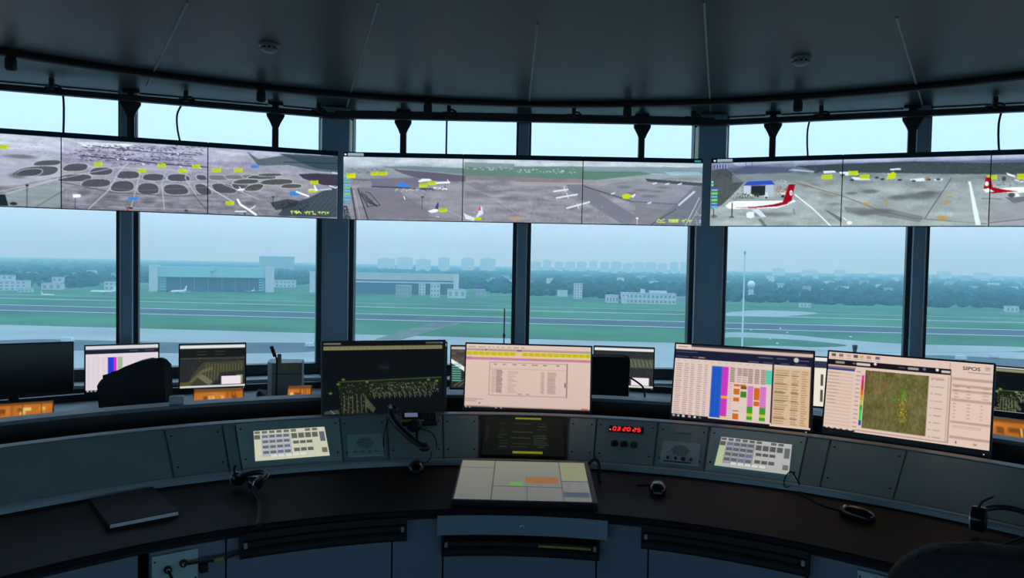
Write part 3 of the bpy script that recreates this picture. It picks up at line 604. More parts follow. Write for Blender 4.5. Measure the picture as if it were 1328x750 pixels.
# hangers with gussets, thin cables, little brackets on the rail
def bank_pt(px, py):
    b = 'left' if px < 440 else ('mid' if px < 912 else 'right'); org, yaw = BANKS[b]; n = Vector((sin(yaw), -cos(yaw), 0))
    return plane_hit(px, py, org - n*.10, n), yaw
HANG = [(170, 'black gusseted hanger beside the narrow mullion above the grass-island display'), (357, 'black gusseted hanger above the white jets display'), (523, 'black gusseted hanger above the blue-finned jet display'),
        (832, 'black gusseted hanger above the long pier display'), (1002, 'black gusseted hanger above the blue-roofed shed display'), (1182, 'black gusseted hanger above the orange-marked apron display')]
for px, lab in HANG:
    p, yaw = bank_pt(px, 180); t = thing('screen_hanger', lab, 'hanger', (p.x, p.y, SB+SH-.12), yaw, group='hangers carrying the video wall')
    mb = MB(); mb.box(-.026, .026, -.018, .03, 0, .48, bev=.004); mb.build('pole', M_RAIL, t)
    mb = MB(); pr = [(-.028, .295), (.028, .295), (.042, .33), (.072, .385), (.072, .42), (-.072, .42), (-.072, .385), (-.042, .33)]
    mb.prism(pr, -.012, .012, Matrix.Translation((0, -.021, 0)) @ Matrix.Rotation(R_(90), 4, 'X')); mb.build('gusset', M_RAIL, t)
    mb = MB(); mb.box(-.06, .06, -.03, .03, .475, .4975, bev=.004); mb.build('ceiling_plate', M_RAIL, t)
CAB = [(82, 'thin black cable hanging over the pale apron display', .004), (235, 'thin bowed black cable above the grass-island display', -.03), (579, 'thin black cable hanging above the terminal roof display', 0), (1049, 'thin bowed black cable above the red-tailed airliner display', -.012), (1297, 'thin black cable hanging near the right frame edge', -.012)]
for px, lab, bow in CAB:
    p, yaw = bank_pt(px, 180); mb = MB(); ex = Vector((cos(yaw), sin(yaw), 0)); zb = SB+SH-.03; q = Vector((p.x, p.y, 0))+Vector((sin(yaw), -cos(yaw), 0))*.0
    pts = [q+Vector((0, 0, 2.86)), q+Vector((0, 0, 2.83))-ex*bow*.2, q+Vector((0, 0, 2.74))+ex*bow, q+Vector((0, 0, 2.62))+ex*bow*.9, q+Vector((0, 0, zb))]
    mb.tube(pts, .008, 8, smooth_path=6); o = mb.build('hanging_cable', M_BLACKM, None, True); tag(o, lab, 'cable', 'cables dropping to the video wall')
BRK = [(70, 103, 'small black bracket on the window rail above the pale apron display'), (242, 127, 'small black bracket on the window rail above the grass-island display'), (412, 142, 'small black bracket on the window rail left of the cream-edged column'), (583, 152, 'small black bracket on the window rail above the terminal roof display'), (743, 157, 'small black bracket on the window rail above the middle apron display'),
       (896, 156, 'small black bracket on the window rail beside the second cream-edged column'), (1064, 151, 'small black bracket on the window rail above the red-tailed airliner display'), (1287, 139, 'small black bracket on the window rail near the right frame edge')]
for px, py, lab in BRK:
    k = -1 if px < 435 else (0 if px < 916 else 1); F = facet_frame(k); n = F.to_3x3() @ Vector((0, 1, 0)); p = plane_hit(px, py+8, F @ Vector((0, -.245, 2.8)), n)
    t = thing('rail_bracket', lab, 'bracket', (p.x, p.y, (2.852 if k == 0 else 2.834)), R_(-20*k), group='brackets along the window rail')
    top = ceil_z(p.x, p.y) - t.location.z
    mb = MB(); mb.box(-.055, .055, -.03, .03, .0, .008, bev=.002); mb.build('base', M_RAIL, t)
    mb = MB(); mb.box(-.016, .016, -.09, -.04, -.02, max(top, .02)-.004, bev=.004); mb.build('post', M_RAIL, t)
    mb = MB(); mb.tube([(.0, -.07, .01), (.035, -.075, .012), (.06, -.07, -.01), (.065, -.06, -.045)], .008, 8, smooth_path=4); mb.build('cord', M_BLACKM, t, True)
# ------------------------------------------------------------------ the curved console
M_DESK = mat('black_worktop', (.012, .014, .017), .62, vary=.12, scale=8, spec=.18)
M_PANEL = mat('console_panel', (.31, .43, .43), .5, vary=.05, scale=6)
M_PANELG = mat('console_panel_green', (.52, .72, .68), .5, vary=.05, scale=6)
M_KERB = mat('console_kerb', (.40, .52, .56), .4, vary=.05, scale=6)
M_CAB = mat('cabinet_blue_grey', (.21, .28, .36), .5, vary=.04, scale=5)
M_CABL = mat('drawer_blue_grey', (.27, .36, .44), .5, vary=.04, scale=5)
M_LEDGE = mat('console_ledge', (.17, .20, .225), .45, vary=.05)
M_LINE = mat('panel_gap', (.02, .028, .032), .7)
M_EDGE = mat('panel_edge_light', (.27, .34, .37), .45)
M_SCREW = mat('screw_black', (.03, .035, .04), .5, .4)
M_LABELP = mat('pale_label', (.42, .46, .48), .6)
M_YELLOW = mat('yellow_label', (.42, .42, .05), .6)
A0, A1 = R_(-84), R_(84)
con = thing('control_console', 'long curved grey console with sloped instrument deck and black back panel', 'console', pol(0, 2.45, 0))
ci = Matrix.Translation(-pol(0, 2.45, 0))
mb = MB(); mb.sweep([(2.315, .752), (2.345, .772), (2.612, .893), (2.655, .893), (2.655, .77), (2.34, .70), (2.315, .70)], A0, A1, 110, ci); mb.build('sloped_deck', M_PANEL, con)
mb = MB(); mb.sweep([(2.296, .752), (2.296, .768), (2.303, .774), (2.322, .774), (2.322, .752)], A0, A1, 110, ci); mb.build('kerb', M_KERB, con, True)
mb = MB(); mb.sweep([(2.607, .894), (2.607, .903), (2.66, .903), (2.66, .894)], A0, A1, 110, ci); mb.build('deck_lip', M_LEDGE, con)
mb = MB(); mb.sweep([(2.64, .74), (2.64, .775), (2.94, .775), (2.94, .74)], A0, A1, 110, ci); mb.build('trough', M_BLACKM, con)
mb = MB(); mb.sweep([(2.935, .0), (2.935, .918), (2.99, .918), (2.99, 0)], A0, A1, 110, ci); mb.build('back_panel', M_BLACK, con)
mb = MB(); mb.sweep([(2.925, .918), (2.925, .934), (3.02, .934), (3.02, .918)], A0, A1, 110, ci); mb.build('top_ledge', M_LEDGE, con)
wt = thing('worktop', 'black curved worktop along the front of the console', 'desk', pol(0, 2.0, .729)); wi = Matrix.Translation(-pol(0, 2.0, .729))
mb = MB(); mb.sweep([(1.752, .734), (1.752, .745), (1.757, .75), (2.312, .75), (2.312, .729), (1.757, .729)], A0, A1, 130, wi); mb.build('top_surface', M_DESK, wt)
mb = MB(); mb.sweep([(1.802, .702), (1.802, .7285), (2.2, .7285), (2.2, .702)], A0, A1, 130, wi); mb.build('under_edge', M_BLACKM, wt)

def arcM(phi, R, z): M = Matrix.Rotation(-phi, 4, 'Z'); M.translation = pol(phi, R, z); return M
# ---- base cabinets
RF = 1.80
CABX = [(-40, 'off'), (180, 'x'), (193, 'socket'), (293, 'l'), (508, 'n'), (574, 'c'), (773, 'n'), (840, 'r'), (1046, 's'), (1180, 'o')]
ang = [phi_at(x, 742, RF) for x, _ in CABX]; ang = [R_(-84)] + ang[1:] + [R_(84)]
CLAB = ['blue grey cabinet front at the far left under the worktop', 'narrow dark post between the left cabinet and the socket cabinet', 'blue grey cabinet front carrying the left headset sockets', 'wide blue grey cabinet front under the left black keyboard tray',
        'narrow blue grey cabinet front left of the centre drawer', 'blue grey cabinet front under the lockable centre drawer', 'narrow blue grey cabinet front right of the centre drawer', 'wide blue grey cabinet front under the right black keyboard tray',
        'blue grey cabinet front carrying the right headset sockets', 'blue grey cabinet front at the far right beside the dark chair']
CABS = []
for i in range(len(ang)-1):
    a0, a1 = ang[i], ang[i+1]; am = (a0+a1)/2; lab = CLAB[i]; gap = .0016
    O = pol(am, RF, 0); t = thing('base_cabinet', lab, 'cabinet', O, -am, group='cabinet fronts under the worktop'); T = (Matrix.Translation(O) @ Matrix.Rotation(-am, 4, 'Z')).inverted()
    nn = max(2, int(abs(a1-a0)/R_(1.5)))
    back = RF + (.12 if i == 1 else .02)
    mb = MB(); mb.sweep([(back, .06), (back, .701), (2.28, .701), (2.28, .06)], a0+gap/2, a1-gap/2, nn, T); mb.build('carcass', M_DARK if i == 1 else M_BLACKM, t)
    if i != 1:
        top = .60 if i == 5 else .701
        mb = MB(); mb.sweep([(RF, .09), (RF, top), (RF+.02, top), (RF+.02, .09)], a0+gap, a1-gap, nn, T); mb.build('front_panel', M_CAB, t)
    mb = MB(); mb.sweep([(RF+.05, 0), (RF+.05, .09), (2.2, .09), (2.2, 0)], a0+gap, a1-gap, nn, T); mb.build('plinth', M_BLACKM, t)
    CABS.append(t)
def arc_local(t, prof, a0, a1, n=12):
    mb = MB(); mb.sweep(prof, a0, a1, n, (Matrix.Translation(t.location) @ Matrix.Rotation(t.rotation_euler.z, 4, 'Z')).inverted()); return mb
# ---- centre drawer and the three black keyboard trays
a0, a1 = phi_at(567, 684, 1.765), phi_at(788, 684, 1.765); am = (a0+a1)/2
t = thing('desk_drawer', 'pale blue grey centre drawer with a small lock under the worktop', 'drawer', pol(am, 1.765, .65), -am)
arc_local(t, [(1.752, .661), (1.752, .7285), (1.774, .7285), (1.774, .661)], a0, a1, 16).build('drawer_front', M_CABL, t)
mb = MB(); mb.lathe([(.010, 0), (.010, .008), (.007, .010)], 20, Matrix.Translation((0, -.012, .042)) @ Matrix.Rotation(R_(90), 4, 'X')); lk = mb.build('lock', M_SILVER, t, True)
mb = MB(); mb.box(-.0012, .0012, -.0235, -.0215, .038, .046); mb.build('keyhole', M_BLACK, lk)
TR = [(314, 525, 700, .640, .722, 'left black keyboard tray tucked under the worktop'), (575, 775, 712, .580, .658, 'middle black keyboard tray with a yellow strip under the centre drawer'), (834, 1047, 708, .640, .722, 'right black keyboard tray tucked under the worktop')]
for x0, x1, py, z0, z1, lab in TR:
    a0, a1 = phi_at(x0, py, 1.775), phi_at(x1, py, 1.775); am = (a0+a1)/2; mid = x0 == 575
    t = thing('keyboard_tray', lab, 'keyboard tray', pol(am, 1.775, z0), -am, group='keyboard trays under the worktop'); n = 16; rf = 1.762
    arc_local(t, [(rf+.005, z0), (rf, z0+.008), (rf, z0+.022), (rf+.006, z0+.030), (RF-.001, z0+.030), (RF-.001, z0)], a0, a1, n).build('tray_lip', M_BLACK, t)
    arc_local(t, [(rf+.012, z0+.030), (rf+.004, z0+.036), (rf+.004, z0+.052), (RF-.001, z0+.056), (RF-.001, z0+.030)], a0+.006, a1-.006, n).build('keyboard_edge', M_BLACKM, t)
    if not mid: arc_local(t, [(rf+.01, z0+.056), (rf+.002, z0+.060), (rf+.002, z1), (RF-.001, z1), (RF-.001, z0+.056)], a0, a1, n).build('tray_top', M_BLACK, t)
    for s, a in ((-1, a0), (1, a1)):
        mb = MB(); mb.sweep([(rf+.004, z0), (rf+.004, z1), (RF-.001, z1), (RF-.001, z0)], a-.004 if s < 0 else a, a if s < 0 else a+.004, 1, (Matrix.Translation(t.location) @ Matrix.Rotation(-am, 4, 'Z')).inverted()); mb.build('end_cheek', M_BLACK, t)
        arc_local(t, [(rf-.001, z0+.034), (rf-.001, z0+.052), (rf+.006, z0+.052), (rf+.006, z0+.034)], *( (a0+.002, a0+.008) if s < 0 else (a1-.008, a1-.002)), 1).build('catch', M_SILVER, t)
    if mid:
        b0, b1 = phi_at(698, 714, 1.762), phi_at(766, 715, 1.762)
        arc_local(t, [(rf-.002, z0+.037), (rf-.002, z0+.045), (rf+.004, z0+.045), (rf+.004, z0+.037)], b0, b1, 6).build('label_strip', M_YELLOW, t)
# ---- headset socket boxes on the cabinet fronts
def socket_box(x0, x1, lab, right=False):
    a0, a1 = phi_at(x0, 735, RF-.0155), phi_at(x1, 735, RF-.0155); am = (a0+a1)/2; O = pol(am, RF-.0155, .425)
    t = thing('socket_panel', lab, 'socket panel', O, -am); w = (a1-a0)*(RF-.012)/2
    mb = MB(); mb.box(-w, w, 0, .011, 0, .268, bev=.002); mb.build('plate', M_PANELG, t)
    mb = MB(); mb.box(-w+.015, w-.004, -.004, .001, .02, .165, bev=.002); mb.build('module_plate', M_PANELG, t)
    for i, (x, z) in enumerate([(-.022, .222), (.022, .232)]):
        mb = MB(); mb.lathe([(.011, 0), (.011, .012), (.008, .014)], 18, Matrix.Translation((x, 0, z)) @ Matrix.Rotation(R_(90), 4, 'X')); s = mb.build('jack_socket', M_BLACKM, t, True)
        mb = MB(); mb.sphere((x, -.015, z), .006, .003, .006); mb.build('jack_plug', mat('bright_metal', (.8, .82, .8), .2, .3), s, True)
    for x, z, r in [(.02, .115, .011), (-.03, .11, .008), (.036, .06, .008), (0, .05, .010)]:
        mb = MB(); mb.lathe([(r, 0), (r, .014), (r*.8, .017)], 18, Matrix.Translation((x, -.003, z)) @ Matrix.Rotation(R_(90), 4, 'X')); mb.build('knob', M_BLACK, t, True)
    mb = MB(); mb.box(w+.004, w+.028, -.012, .011, .19, .215, bev=.003); mb.build('clip', M_BLACK, t); mb = MB(); mb.box(w+.004, w+.026, -.010, .011, .10, .135, bev=.004); mb.build('clip', M_BLACK, t)
    for x, z in [(-w+.008, .25), (-w+.008, .175), (w-.008, .178), (w-.008, .03)]:
        mb = MB(); mb.lathe([(.003, 0), (.003, .002), (.001, .003)], 10, Matrix.Translation((x, 0, z)) @ Matrix.Rotation(R_(90), 4, 'X')); mb.build('screw', M_SCREW, t)
    mb = MB(); mb.tube([(-.022, -.016, .222), (-.018, -.05, .205), (-.016, -.045, .15), (-.016, -.03, .02), (-.014, -.028, -.18)], .0045, 8, smooth_path=6); mb.build('hanging_lead', M_BLACKM, t, True)
    mb = MB(); mb.tube([(-.0165, -.044, .142), (-.016, -.0325, .045)], .0062, 8); mb.build('lead_sleeve', M_YELLOW, t, True)
    return t
t = socket_box(197, 257, 'headset socket box with bright jacks and a yellow-sleeved lead, under the desk at left')
mb = MB(); mb.tube([(.022, -.016, .232), (.06, -.03, .236), (.12, -.03, .230), (.19, -.025, .238), (.23, -.02, .245)], .0045, 8, smooth_path=6); mb.build('jack_lead', M_BLACKM, t, True)
mb = MB(); mb.tube([(.105, -.0305, .2315), (.135, -.0295, .2312)], .0062, 8); mb.build('lead_tag', M_YELLOW, t, True)
socket_box(1112, 1172, 'headset socket box with bright jacks under the desk at right')

# ---- instrument plates on the sloped deck
SL = math.atan2(.893-.772, 2.612-2.345); LEN = math.hypot(.893-.772, 2.612-2.345)
def deck_frame(phi, lift=.002):
    x = Vector((cos(phi), -sin(phi), 0)); y = Vector((sin(phi)*cos(SL), cos(phi)*cos(SL), sin(SL))); z = x.cross(y)
    M = Matrix((x, y, z)).transposed().to_4x4(); M.translation = pol(phi, 2.345, .772) + z*lift; return M
def plate(name, xa, xb, lab, cat, material=None, group=None, screws=True):
    """xa, xb: pixels of the lower corners; the plate is bounded by two radial lines"""
    a0, a1 = (phi_at(xa, YB(xa), 2.35), phi_at(xb, YB(xb), 2.35)); am = (a0+a1)/2; da = (a1-a0)/2; M = deck_frame(am)
    t = thing(name, lab, cat, M=M, group=group)
    R0, R1 = 2.334, 2.345+(LEN-.006)*cos(SL); w0 = R0*math.sin(da)-.003; w1 = R1*math.sin(da)-.003; g = .0011/R0
    def pt(R, k): return (R-sin(SL)*k, .772+(R-2.345)*math.tan(SL)+cos(SL)*k)
    mb = MB(); mb.sweep([pt(R0, .0012), pt(R0, .0072), pt(R0+.0012, .008), pt(R1-.0012, .008), pt(R1, .0072), pt(R1, .0012)], a0+g, a1-g, max(3, int(2*da/R_(1.2))), M.inverted()); mb.build('face_plate', material or M_PANEL, t)
    y0, y1 = -.009, LEN-.008; h = .0065+min(w0*w0/(2*R0)*sin(SL), .003)
    if screws:
        for sx in (-1, 1):
            for y, w in ((y0+.05, w0+(w1-w0)*.18), (y1-.045, w0+(w1-w0)*.85)) if w0 < .2 else ():
                mb = MB(); mb.lathe([(.0042, h), (.0042, h+.002), (.002, h+.0025)], 12, Matrix.Translation((sx*(w-.014), y, 0))); mb.build('screw', M_SCREW, t)
        mb = MB(); mb.sweep([pt(R0+.001, .008), pt(R0+.001, .0095), pt(R0+.004, .0095), pt(R0+.004, .008)], a0+g*3, a1-g*3, max(3, int(2*da/R_(1.2))), M.inverted()); mb.build('lower_edge', M_EDGE, t)
    return t, (w0+w1)/2, y0, y1, h
def YB(x): return float(np.interp(x, [-400, 0, 190, 330, 440, 520, 600, 765, 870, 1000, 1160, 1290, 1700], [790, 664, 631, 616, 608, 603, 602, 606, 616, 631, 658, 683, 800]))
plate('blank_panel', -260, -20, 'plain grey blank panel beyond the left frame edge', 'panel')
plate('blank_panel', -18, 223, 'long plain grey blank panel at the left end of the deck', 'panel')
plate('blank_panel', 226, 296, 'short grey blank panel right of the long one, behind the black headset', 'panel')
plate('blank_panel', 298, 312, 'narrow grey filler strip left of the left lit key panel', 'panel', screws=False)
def touch_panel(x0, x1, lab, pic):
    t, w, y0, y1, h = plate('key_panel', x0, x1, lab, 'key panel', M_PANELG)
    sw, sh = (.290, .196) if x0 < 600 else (.284, .194)
    mb = MB(); mb.box(-sw/2-.008, sw/2+.008, y0+.022, y0+.022+sh+.016, h-.001, h+.003, bev=.001); b = mb.build('bezel', M_PANELG, t)
    picture('key_display', pic, sw, sh, t, Matrix.Translation((-sw/2, y0+.030, h+.0034)) @ Matrix.Rotation(R_(-90), 4, 'X'))
    return t, w, y0, y1, h
def keypic(warm):
    c = Canvas(150, 80, (200, 202, 178) if warm else (176, 178, 176)); dk = (96, 98, 94) if warm else (86, 88, 88)
    if not warm: c.rect(0, 22, 14, 80, (176, 190, 150))
    c.rect(15, 11, 75, 70, (170, 176, 186) if warm else (136, 138, 146))
    for i in range(10):
        if i not in (6, 9): c.rect(2+i*15, 2, 13+i*15, 9, dk)
    for i in range(4):
        for j in range(4): c.rect(17+i*14.5, 14+j*14, 28.5+i*14.5, 21+j*14, dk if (i+j) % 5 else (96, 104, 140)); c.rect(17+i*14.5, 23+j*14, 28.5+i*14.5, 25+j*14, (182, 186, 192), .6)
    c.rect(1, 12, 13, 24, dk)
    for i in range(4): c.rect(77+i*14.5, 13, 89+i*14.5, 27, dk)
    for i in range(3): c.rect(79+i*14, 34, 91+i*14, 42, dk); c.rect(79+i*14, 53, 91+i*14, 62, dk)
    c.rect(136, 13, 147, 40, (98, 102, 108)); c.rect(136, 57, 147, 70, (108, 108, 100))
    for i in range(5): c.rect(32+i*14.5, 66, 44+i*14.5, 72, (222, 224, 214), .8)
    for i in range(9): c.line([(3+i*15, 5.5), (11+i*15, 5.5)], .7, (190, 190, 182), .5)
    for i in range(4):
        for j in range(4): c.line([(19+i*14.5, 17.5+j*14), (26+i*14.5, 17.5+j*14)], .6, (180, 184, 190), .5)
    for x in range(15, 150, 15): c.line([(x, 0), (x, 78)], .4, (140, 142, 136), .35)
    return c.out()
touch_panel(314, 444, 'lit touch key panel at left, warm white with grey keys', keypic(True))
def speaker_panel(x0, x1, lab, grille):
    t, w, y0, y1, h = plate('speaker_panel', x0, x1, lab, 'speaker panel', M_PANEL)
    W = w*.80; mb = MB(); mb.box(-W, W, y0+.02, y0+.165, h-.001, h+.004, bev=.0012); mb.build('speaker_plate', M_PANELG, t)
    mb = MB(); cy = y0+.105
    for i in range(-5, 6):
        for j in range(-5, 6):
            if i*i+j*j <= 27: mb.lathe([(.0021, h+.0035), (.0021, h+.0046)], 8, Matrix.Translation((i*.0068, cy+j*.0068, 0)))
    mb.build('grille_holes', M_BLACK, t)
    for i in range(4):
        x = (-.6+.4*i)*W; mb = MB()
        if grille: mb.box(x-.008, x+.008, y0+.035, y0+.052, h+.003, h+.0075, bev=.0012)
        else: mb.lathe([(.009 if i == 2 else .006, h+.003), (.009 if i == 2 else .006, h+.012), (.005, h+.013)], 14, Matrix.Translation((x, y0+.048, 0)))
        mb.build('button' if grille else 'knob', M_PANEL if grille else M_DARK, t)
    if not grille:
        mb = MB(); mb.box(-.035, .035, y1-.062, y1-.036, h, h+.003, bev=.001); mb.build('name_label', M_LABELP, t)
        mb = MB(); mb.box(-W*.8, W*.6, y0+.026, y0+.032, h+.003, h+.005); mb.build('slot', M_BLACK, t)
    return t
speaker_panel(446, 503, 'grey speaker panel with round dotted grille right of the left key panel', True)
t, w, y0, y1, h = plate('phone_panel', 505, 574, 'grey deck panel under the black telephone', 'panel'); PH_F = deck_frame((phi_at(505, YB(505), 2.35)+phi_at(574, YB(574), 2.35))/2); PHh, PHw, PHy0, PHy1 = h, w, y0, y1
t, w, y0, y1, h = plate('blank_panel', 576, 620, 'grey blank panel with a small name label, left of the dark display', 'panel')
mb = MB(); mb.box(-.022, .038, y1-.028, y1-.010, h, h+.003, bev=.001); mb.build('name_label', M_LABELP, t)
# dark data display set in the deck
t, w, y0, y1, h = plate('data_display', 622, 734, 'dark data display in the centre of the deck with dim yellow bars', 'display', M_BLACKM, screws=False)
c = Canvas(128, 74, (13, 18, 16)); c.rect(50, 2, 92, 5.5, (120, 124, 30)); c.rect(48, 66, 94, 70, (116, 120, 26)); c.rect(25, 10, 100, 64, (17, 22, 18), .8)
for i in range(9):
    for x0, x1 in ((24, 40), (44, 80), (84, 104)):
        if random.random() < .8: c.line([(x0+random.random()*5, 14+i*5.5), (x1-random.random()*9, 14+i*5.5)], 1.4, random.choice([(44, 52, 34), (58, 64, 54), (36, 44, 38)]), .9)
for i in range(5): c.line([(80, 38+i*4), (104-random.random()*8, 38+i*4)], 1.2, (66, 70, 62), .8)
for i in range(8): c.line([(5, 20+i*4), (7, 20+i*4)], 1.2, (60, 66, 90), .7)
picture('picture', c.out(), w*1.86, LEN*.93, t, Matrix.Translation((-w*.93, y0+.008, h+.003)) @ Matrix.Rotation(R_(-90), 4, 'X'))
plate('blank_panel', 736, 769, 'narrow grey blank panel between the dark display and the red clock', 'panel')
t, w, y0, y1, h = plate('clock_panel', 771, 846, 'grey clock panel with red glowing digits and three dark knobs', 'clock')
M_RED = glow_mat('red_digits', (255, 40, 40), 1.3)
mb = MB(); mb.box(-w*.62, w*.62, y1-.088, y1-.046, h-.001, h+.0015); mb.build('digit_window', M_BLACK, t)
def seven(mb, ch, x, y, wd, ht, th):
    seg = {'0': 'abcdef', '2': 'abged', '3': 'abgcd', '5': 'afgcd'}[ch]; sk = .12
    S = {'a': ((0, 1), (1, 1)), 'b': ((1, 1), (1, .5)), 'c': ((1, .5), (1, 0)), 'd': ((0, 0), (1, 0)), 'e': ((0, .5), (0, 0)), 'f': ((0, 1), (0, .5)), 'g': ((0, .5), (1, .5))}
    for k in seg:
        (ax, ay), (bx, by) = S[k]; p = Vector((x+ax*wd+ay*ht*sk, y+ay*ht, h+.0026)); q = Vector((x+bx*wd+by*ht*sk, y+by*ht, h+.0026)); d = (q-p).normalized()*th*.25
        mb.tube([p+d, q-d], th/2, 6)
for i, ch in enumerate('032025'):
    mb = MB(); seven(mb, ch, -.060+i*.0185+(i//2)*.0075, y1-.080, .0115, .024, .0042); mb.build('digit', M_RED, t)
mb = MB(); mb.lathe([(.003, h+.001), (.003, h+.003)], 10, Matrix.Translation((-.071, y1-.076, 0))); mb.build('indicator_dot', glow_mat('pale_red', (255, 170, 170)), t)
mb = MB(); mb.box(-w*.75, w*.85, y1-.099, y1-.095, h, h+.002); mb.build('rule_line', M_EDGE, t)
for i in range(3):
    mb = MB(); mb.lathe([(.016, h-.001), (.016, h+.012), (.012, h+.014)], 20, Matrix.Translation((-.045+i*.042, y0+.118, 0))); mb.build('knob', M_BLACK if i < 2 else M_DARK, t, True)
speaker_panel(849, 911, 'grey speaker panel with knobs and a name label, right of the red clock', False)
touch_panel(914, 1034, 'lit touch key panel at right, cool grey with dark keys', keypic(False))
plate('blank_panel', 1036, 1063, 'narrow grey filler panel right of the right lit key panel', 'panel', screws=False)
plate('blank_panel', 1065, 1158, 'grey blank panel below the radar map monitor', 'panel')
plate('blank_panel', 1160, 1460, 'long plain grey blank panel at the right end of the deck', 'panel')
# ------------------------------------------------------------------ monitors
GRP_F = 'monitors on the window desk'
def monitor(lab, pos, yaw, w, h, pic, tilt=R_(10), bz=.008, bot=.018, ground=None, group=None, name='monitor', deep=.045):
    """pos: lower centre of the front; yaw: turn about z; ground: height of the surface it stands on"""
    base_z = ground if ground is not None else pos.z-.1
    t = thing(name, lab, 'monitor', (pos.x, pos.y, base_z), yaw, group=group); dz = pos.z-base_z
    T = Matrix.Translation((0, 0, dz)) @ Matrix.Rotation(-tilt, 4, 'X')
    mb = MB(); mb.box(-w/2, w/2, 0, .022, 0, h, T, bev=.004); mb.box(-w*.36, w*.36, .02, deep, h*.15, h*.8, T, bev=.008); mb.build('casing', M_BLACK, t)
    if pic is not None:
        picture('picture', pic, w-2*bz, h-bz-bot, t, T @ Matrix.Translation((-w/2+bz, -.0008, bot)))
        mb = MB(); mb.lathe([(.0022, 0), (.0022, .0015)], 10, T @ Matrix.Translation((w*.46, 0, bot*.5)) @ Matrix.Rotation(R_(90), 4, 'X')); mb.build('power_light', glow_mat('power_white', (220, 235, 240), .8), t)
    else:
        mb = MB(); mb.box(-w/2+bz, w/2-bz, -.0008, .002, bot, h-bz, T); mb.build('picture', mat('screen_off', (.008, .010, .013), .25), t)
    mb = MB(); mb.box(-.03, .03, .05, .07, .012, dz+h*.45, bev=.006); mb.build('stand_column', M_BLACK, t)
    mb = MB(); mb.prism([(-.11, -.015), (.11, -.015), (.09, .14), (-.09, .14)], 0, .014, bev=.004); mb.build('stand_foot', M_BLACK, t)
    return t
def textrows(c, x0, x1, y0, y1, n, cols, col, w=1.1, al=.8, jit=.25):
    for i in range(n):
        y = y0+(y1-y0)*i/max(n-1, 1)
        for a, b in cols: 
            q = x0+(x1-x0)*a; e = x0+(x1-x0)*(a+(b-a)*(1-random.random()*jit)); c.line([(q, y), (e, y)], w, col, al*random.uniform(.7, 1))
# 1 dark airport map (content stays dim)
def airport_map(W, H, dim=1.0, white=False):
    k = lambda *c: tuple(v*dim for v in c)
    c = Canvas(W, H, k(12, 16, 20)); X = lambda u: u*W; Y = lambda v: v*H
    c.rect(0, 0, X(.14), Y(.03), k(96, 100, 96)); c.rect(X(.84), 0, X(.96), Y(.03), k(80, 82, 66)); c.rect(X(.965), Y(.005), X(.985), Y(.03), k(70, 110, 170))
    c.rect(0, Y(.05), X(.98), Y(.10), k(128, 124, 92)); 
    for i in range(26): c.line([(X(.01+i*.037), Y(.075)), (X(.03+i*.037), Y(.075))], 1, k(76, 78, 60), .8)
    c.ell(X(.5), Y(.34), X(.07), Y(.12), k(24, 30, 38), .6, .9); c.line([(X(.46), Y(.33)), (X(.53), Y(.36))], 1.5, k(40, 46, 54), .7)
    c.poly([(X(.12), Y(.53)), (X(.97), Y(.50)), (X(.97), Y(.64)), (X(.66), Y(.72)), (X(.37), Y(.76)), (X(.36), Y(.99)), (X(.15), Y(.99))], k(22, 30, 20), .9)
    c.line([(X(.12), Y(.53)), (X(.97), Y(.50))], 1.2, k(74, 92, 56), .9)
    for _ in range(520):
        u = random.uniform(.12, .94); v = random.uniform(.55, .70 if u > .37 else .98)
        col = random.choice([(94, 104, 66), (120, 112, 92), (60, 88, 48), (140, 132, 116), (70, 78, 58), (104, 96, 84)])
        c.rect(X(u), Y(v), X(u)+random.uniform(.6, 2), Y(v)+random.uniform(.6, 1.6), k(*col), .8)
    for i in range(12):
        x = .40+i*.042; c.line([(X(x), Y(.68+.01*(i % 3))), (X(x+.01), Y(.76))], 1.6, k(96, 100, 82), .8); c.line([(X(x+.012), Y(.70)), (X(x+.026), Y(.74))], 1.2, k(120, 110, 92), .7)
    for i in range(6): c.line([(X(.17+i*.033), Y(.72)), (X(.165+i*.036), Y(.98))], 1.2, k(112, 104, 86), .7)
    c.poly([(X(.34), Y(.74)), (X(.42), Y(.90)), (X(.40), Y(.96)), (X(.34), Y(.86))], k(86, 92, 66), .7)
    for u, v in [(.16, .50), (.35, .54), (.06, .68), (.86, .53), (.12, .56), (.93, .55)]: c.ell(X(u), Y(v), 3.4, 2.2, k(110, 150, 70), .85, .7)
    c.poly([(X(.01), Y(.92)), (X(.12), Y(.90)), (X(.14), Y(.98)), (X(.01), Y(.99))], k(70, 76, 70), .8); c.line([(X(.06), Y(.91)), (X(.10), Y(.97))], 1, k(150, 156, 150), .8)
    if white: c.rect(0, Y(.0), X(1), Y(.035), k(170, 172, 166))
    c.rect(0, Y(.985), X(.55), Y(1), k(150, 152, 146)); return c.out()
